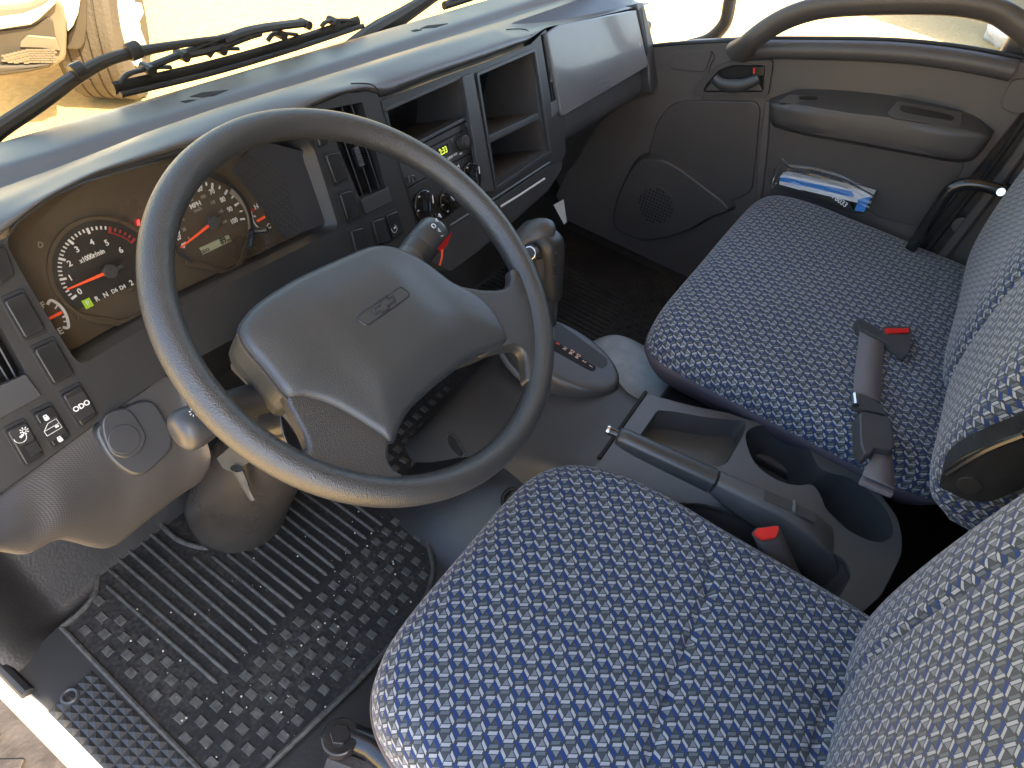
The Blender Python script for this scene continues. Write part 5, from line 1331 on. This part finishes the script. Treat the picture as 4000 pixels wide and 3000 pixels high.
    P=spl([pl.off(.006).h(*q_) for q_ in z3((300,480),(340,515),(400,530),(470,525),(540,500),(578,480))],4,False)
    tube('handle_lever',P,list(np.linspace(.008,.011,len(P)//2))+list(np.linspace(.011,.007,len(P)-len(P)//2)),M['dash'],hb,k=12,flat=1.4)
    prism('lever_body',rnd(pl.off(.002).H(z3((240,560),(300,490),(420,535),(570,500),(600,560))),.004),X0.n,.004,M['doorlo'],hb,bev=.002)
    prism('lock_slider',rnd(pl.off(.004).H(z3((530,415),(612,410),(608,470),(530,480))),.003),X0.n,.008,M['gloss'],hb,bev=.002)
    prism('red_mark',pl.off(.0048).H(z3((540,418),(553,418),(553,455),(541,455))),X0.n,.001,M['red'],hb,bev=0)
    # arched grab handle
    Xg=XP(DX-.045)
    up=[(2890,200),(2935,160),(3010,105),(3100,60),(3220,28),(3400,14),(3600,10),(3750,16),(3880,40),(3960,85),(4040,150),(4090,230)]
    P=spl([XP(DX-(.012 if i in (0,len(up)-1) else .045)).h(*q_) for i,q_ in enumerate(up)],5,False)
    r=[.026+.006*math.cos(min(1,i/14)*math.pi)+.0*i for i in range(len(P))]
    tube('grab_handle',P,[.034,.032,.030,.028]+[.0255]*(len(P)-8)+[.027,.029,.031,.033],M['door'],o,k=20,flat=.75)
    # speaker housing and grille
    ov=lambda *p:[(a*1.808,b_*1.808) for a,b_ in p]
    P=spl(Xh(ov((1375,345),(1420,338),(1460,352),(1530,402),(1583,450),(1540,470),(1480,502),(1400,520),(1345,505),(1322,480),(1335,420)),.018),4)
    c=sum(P)/len(P)
    prism('speaker_housing',[c+(p-c)*1.03-X0.n*.0 for p in P],X0.n,.02,M['doorlo'],o,top=[c+(p-c)*.95+X0.n*.008 for p in P],bev=.004,seg=3)
    c=X0.off(.027).h(2560,805); sg=prism('speaker_grille',disc(X0,c,.056,48),X0.n,.003,M['doorlo'],o,bev=.001)
    me=None
    for i in range(-5,6):
        for j in range(-5,6):
            x_,y_=i*.0095,j*.0095
            if math.hypot(x_,y_)>.051: continue
            if me is None: me=prism('grille_hole',disc(X0,c+X0.n*.0004,.0032,6),X0.n,.0006,M['void'],sg,bev=0); l0=me.location.copy(); s=me; me['off']=0; base=(x_,y_)
            else: s=me.copy(); COL.objects.link(s); s.parent=sg
            s.location=l0+Vector(X0.u*x_+X0.v*y_)
    del me['off']
    # door bottom ledge
    tube('lower_ledge',spl(Xh([(2980,830),(3150,860),(3350,900),(3590,960)],.006),4,False),.006,M['door'],o,k=8)
    # window glass
    V=[X0.h(2400,185)-(0,0,0),X0.h(4100,230)]
    mk('window_glass',[(DX+.02,.42,-.14),(DX+.02,-.60,.12),(DX-.03,-.60,.85),(DX-.03,.30,.85)],[(0,1,2,3)],M['sideglass'],o)
    tube('window_frame',spl([(DX+.01,.40,-.06),(DX+.0,.36,.30),(DX-.02,.28,.7),(DX-.03,.15,.86),(DX-.03,-.5,.86)],4,False),.022,M['dark'],o,k=10)
door()
def pillar():
    X=XP(DX-.005)
    o=thing('rear_corner_trim','moulded grey trim of the far rear corner behind the door','trim panel',(DX,-.75,0))
    P=X.H([(4150,330),(4010,560),(3900,720),(3720,960),(3560,1160),(3500,1300),(3900,1400),(4300,1300),(4400,600)])
    prism('panel',P,X.n,.02,M['door'],o,bev=.004)
    tube('door_gap',X.off(.003).H([(4120,300),(3990,490),(3840,700),(3660,930),(3480,1160)]),.006,M['void'],o,k=8)
    tube('pillar_edge',X.off(.006).H([(4170,330),(4040,520),(3890,730),(3700,980),(3540,1190)]),.012,M['door'],o,k=10)
    prism('cover_cap',rnd(X.off(.004).H(z3((2065,640),(2135,500),(2190,485),(2240,500),(2230,700),(2140,700),(2085,675))),.01),X.n,.004,M['door'],o,bev=.0015)
    tube('trim_line',spl(X.off(.003).H([(3860,690),(3940,720),(4050,760)]),3,False),.003,M['dark'],o,k=6)
    prism('round_boss',disc(X,X.off(.006).h(3755,885),.020,24),X.n,.006,M['door'],o,bev=.003)
    o=thing('belt_guide_bar','bent glossy black steel bar rising beside the far end of the passenger seat','bar',tuple(XP(1.2).h(3700,800)))
    X=XP(1.19)
    P=spl(X.H([(3480,1080),(3576,944),(3640,845),(3700,755),(3735,728),(3790,718),(3860,730),(3930,752),(4000,775)]),5,False)
    tube('bar',P,.0125,M['steel'],o,k=14)
    tube('bolt',[X.off(.012).h(3915,752),X.off(.02).h(3910,750)],.008,M['chrome'],o,k=12)
pillar()
def bag():
    X=XP(1.235)
    o=thing('document_bag','clear plastic bag holding a white and blue booklet between seat and far door','plastic bag',tuple(X.h(3230,740)))
    f=z3((700,1095),(730,1090),(1150,1180),(1290,1205),(1270,1230),(1245,1265),(1150,1245),(700,1125))
    P=X.H(z3((705,1088),(735,1080),(960,1130),(1200,1175),(1290,1200),(1230,1262),(1140,1245),(900,1195),(700,1140)))
    prism('booklet',P,X.n,.03,M['card'],o,bev=.002)
    prism('blue_band',X.off(.0015).H(z3((705,1098),(740,1096),(1150,1182),(1165,1215),(1100,1205),(705,1117))),X.n,.001,M['blue'],o,bev=0)
    prism('blue_end',X.off(.002).H(z3((1190,1232),(1270,1212),(1225,1310),(1165,1300))),X.n,.01,M['blue'],o,bev=.001)
    prism('label_edge',X.off(.001).H(z3((830,1170),(1130,1240),(1160,1300),(1100,1285),(900,1200))),X.n,.01,M['dark'],o,bev=0)
    text('78033',X.off(.0022).h(*z3((1075,1240))[0]),Pl(X.p,X.n,(0,-.97,-.24)),.016,M['card'],o)
    # crumpled clear film
    G=[]; A=X.off(.012)
    topc=z3((650,1180),(660,1080),(690,1010),(735,965),(745,1010),(850,1020),(1000,1050),(1150,1110),(1300,1190))
    botc=z3((645,1190),(650,1180),(660,1175),(700,1150),(760,1140),(880,1170),(1000,1200),(1120,1240),(1250,1290))
    T=resamp(spl(A.H(topc),3,False),26); B=resamp(spl(A.H(botc),3,False),26)
    for i in range(12):
        s=i/11; G.append([t*(1-s)+b_*s+X.n*(random.uniform(-.0012,.0018)+.004*math.sin(i*1.1+s*3)*math.sin(i*.7)) for t,b_ in zip(T,B)])
    grid('clear_film',G,M['film'],o,ang=180,sub=1)
bag()
# pale paper tag low in the far footwell
tag(prism('paper_tag',XP(.95).H(z2((1520,1265),(1580,1232),(1600,1370),(1585,1385))),(-1,0,0),.002,M['card'],bev=0),'small pale wedge shaped tag hanging under the glovebox end','tag')
#@@SECTION OUTSIDE
def outside():
    car=thing('parked_pickup','front corner of a white pickup with grey bumper and worn tyre seen through the windscreen','pickup truck',(1.9,3.8,GZ))
    # car axis points towards the camera; its outer side is to the viewer's right
    ax=np.array([-.52,-.854,0]); side=np.array([.854,-.52,0]); up=np.array([0,0,1.])
    c=ZP(GZ).h(470,390)+ -ax*.10
    c=np.array([c[0],c[1],GZ+.40])
    # tyre
    wax=np.array([-.70,-.714,0]); wsd=np.array([.714,-.70,0])
    def P3(a,s_,z): return c+wax*a+wsd*s_+up*z
    rings=[]
    N=48
    V=[];F=[]
    prof=[(-.16,.26),(-.165,.34),(-.150,.385),(-.125,.400)]
    tread=[]
    for i in range(5):
        a0=-.125+i*.052
        tread+= [(a0,.400),(a0+.040,.400),(a0+.042,.390),(a0+.050,.390)] if i<4 else [(a0,.400),(a0+.042,.400)]
    prof+=tread+[(.150,.385),(.168,.34),(.160,.26),(.150,.22)]
    n=len(prof)
    for i in range(N):
        t=2*math.pi*i/N
        for s_,r in prof: V.append(P3(math.cos(t)*r,s_,math.sin(t)*r))
    for i in range(N):
        for j in range(n-1): F.append((i*n+j,i*n+j+1,((i+1)%N)*n+j+1,((i+1)%N)*n+j))
    wt=mk('tyre',V,fix(V,F),M['tire'],car,ang=30)
    # shoulder blocks
    for i in range(30):
        t=R_(60+i*7.5); q=P3(math.cos(t)*.392,.135,math.sin(t)*.392); e=wax*math.cos(t)+up*math.sin(t); f=-wax*math.sin(t)+up*math.cos(t)
        box('tread_block',q,(.012,.045,.030),M['tire'],wt,bev=.002,ax=(e,wsd,f))
    # rim with spokes
    rw=tube('wheel_rim',[P3(0,.05,0),P3(0,.145,0),P3(0,.15,0)],[.23,.225,.20],M['paint'],car,k=36,ang=40)
    for k in range(6):
        t=k*math.pi/3; e=wax*math.cos(t)+up*math.sin(t); f=-wax*math.sin(t)+up*math.cos(t)
        box('wheel_spoke',P3(0,.165,0)+e*.12,(.22,.035,.06),M['paint'],rw,bev=.01,ax=(e,wsd,f))
    tube('wheel_hub',[P3(0,.14,0),P3(0,.19,0)],[.055,.045],M['paint'],rw,k=20)
    # body shapes on a plane just in front of the tyre, facing the camera
    def CP(d): return Pl(c+ax*d,ax,tuple(side))
    K=CP(.50)
    sk=lambda *p: sc(p,3.687,0,0)
    P=K.H(sk((-300,-600),(1200,-600),(1160,0),(1130,200),(1060,380),(965,490),(955,330),(900,150),(830,20),(700,-50),(400,60),(250,85),(0,80),(-300,60)))
    prism('wing',P,ax,.5,M['paint'],car,bev=.02,seg=3)
    P=CP(.42).H(sk((1165,-200),(1260,-200),(1255,300),(1235,600),(1190,690),(1120,725),(960,715),(965,490),(1060,380),(1120,200)))
    prism('wheel_arch_liner',P,ax,.30,M['bumperd'],car,bev=.01)
    P=CP(.56).H(sk((-300,110),(0,100),(250,85),(400,60),(700,-60),(830,0),(920,130),(955,330),(965,520),(955,800),(935,870),(760,985),(400,1070),(0,1110),(-300,1120)))
    prism('bumper',P,ax,.35,M['bumper'],car,bev=.02,seg=3)
    P=CP(.60).H(sk((-300,280),(0,275),(350,225),(600,120),(790,-10),(820,40),(560,290),(450,360),(0,430),(-300,440)))
    prism('chrome_trim',P,ax,.04,M['sill'],car,bev=.01)
    P=CP(.575).H(sk((0,450),(380,405),(500,370),(690,255),(760,310),(800,545),(870,740),(800,800),(600,880),(200,905),(-200,920),(-250,470)))
    prism('fog_lamp_recess',P,ax,.02,M['bumperd'],car,bev=.004)
    P=CP(.585).H(sk((285,690),(300,600),(400,510),(800,545),(870,740),(600,700)))
    prism('recess_shelf',P,ax,.02,M['bumper'],car,bev=.006)
    for i in range(13):
        for j in range(6):
            x_=60+i*58+(j%2)*29; y_=720+j*34+max(0,(6-i))*14
            if y_>905 or x_>830: continue
            q=CP(.60).h(x_/3.687,y_/3.687); box('grille_mesh',q,(.020,.004,.008),M['bumper'],car,bev=0,ax=(side,ax,up))
    P=CP(.60).H(sk((-300,960),(0,945),(500,925),(800,860),(720,990),(400,1060),(0,1110),(-300,1120)))
    prism('bumper_lip',P,ax,.20,M['bumperd'],car,bev=.02)
    V=None
    box('body_rear',c-ax*2.2+side*-.75+up*.55,(4.2,1.75,1.0),M['paint'],car,bev=.15,seg=4,ax=(ax,side,up))
    # low pale object and rubbish bag by the far window
    Z=ZP(GZ)
    q=Z.h(3960,190)
    for k in range(1):
        V=[];F=[]
    bm=bmesh.new(); bmesh.ops.create_icosphere(bm,subdivisions=3,radius=.28)
    for v_ in bm.verts:
        f_=1+.25*math.sin(v_.co.x*19+1)*math.sin(v_.co.y*23)*math.cos(v_.co.z*17); v_.co=v_.co*f_; v_.co.z*=.7
    VV=[tuple(np.array(v_.co)+np.array([q[0],q[1]+.1,GZ+.15])) for v_ in bm.verts]; bm.verts.ensure_lookup_table(); FF=[[v_.index for v_ in f.verts] for f in bm.faces]; bm.free()
    tag(mk('rubbish_sack',VV,FF,M['card'],ang=180),'crumpled white sack on the ground outside the far window','sack')
    tag(box('parked_trailer',(13.2,-4.2,GZ+1.25),(8,6,2.3),M['bumper'],bev=.05),'large tan trailer body standing beyond the far window at the right edge, casting a shadow','trailer')
    # adjoining shaded object whose shadow falls beside the truck
outside()
# mirror stay outside the far window
Xm=XP(DX+.12)
tag(tube('mirror_stay',spl(Xm.H([(2870,-60),(2852,0),(2836,80),(2800,130),(2755,162),(2690,180)]),6,False),.016,M['wiper'],k=12),'slim curved mirror stay outside the passenger window','mirror arm')
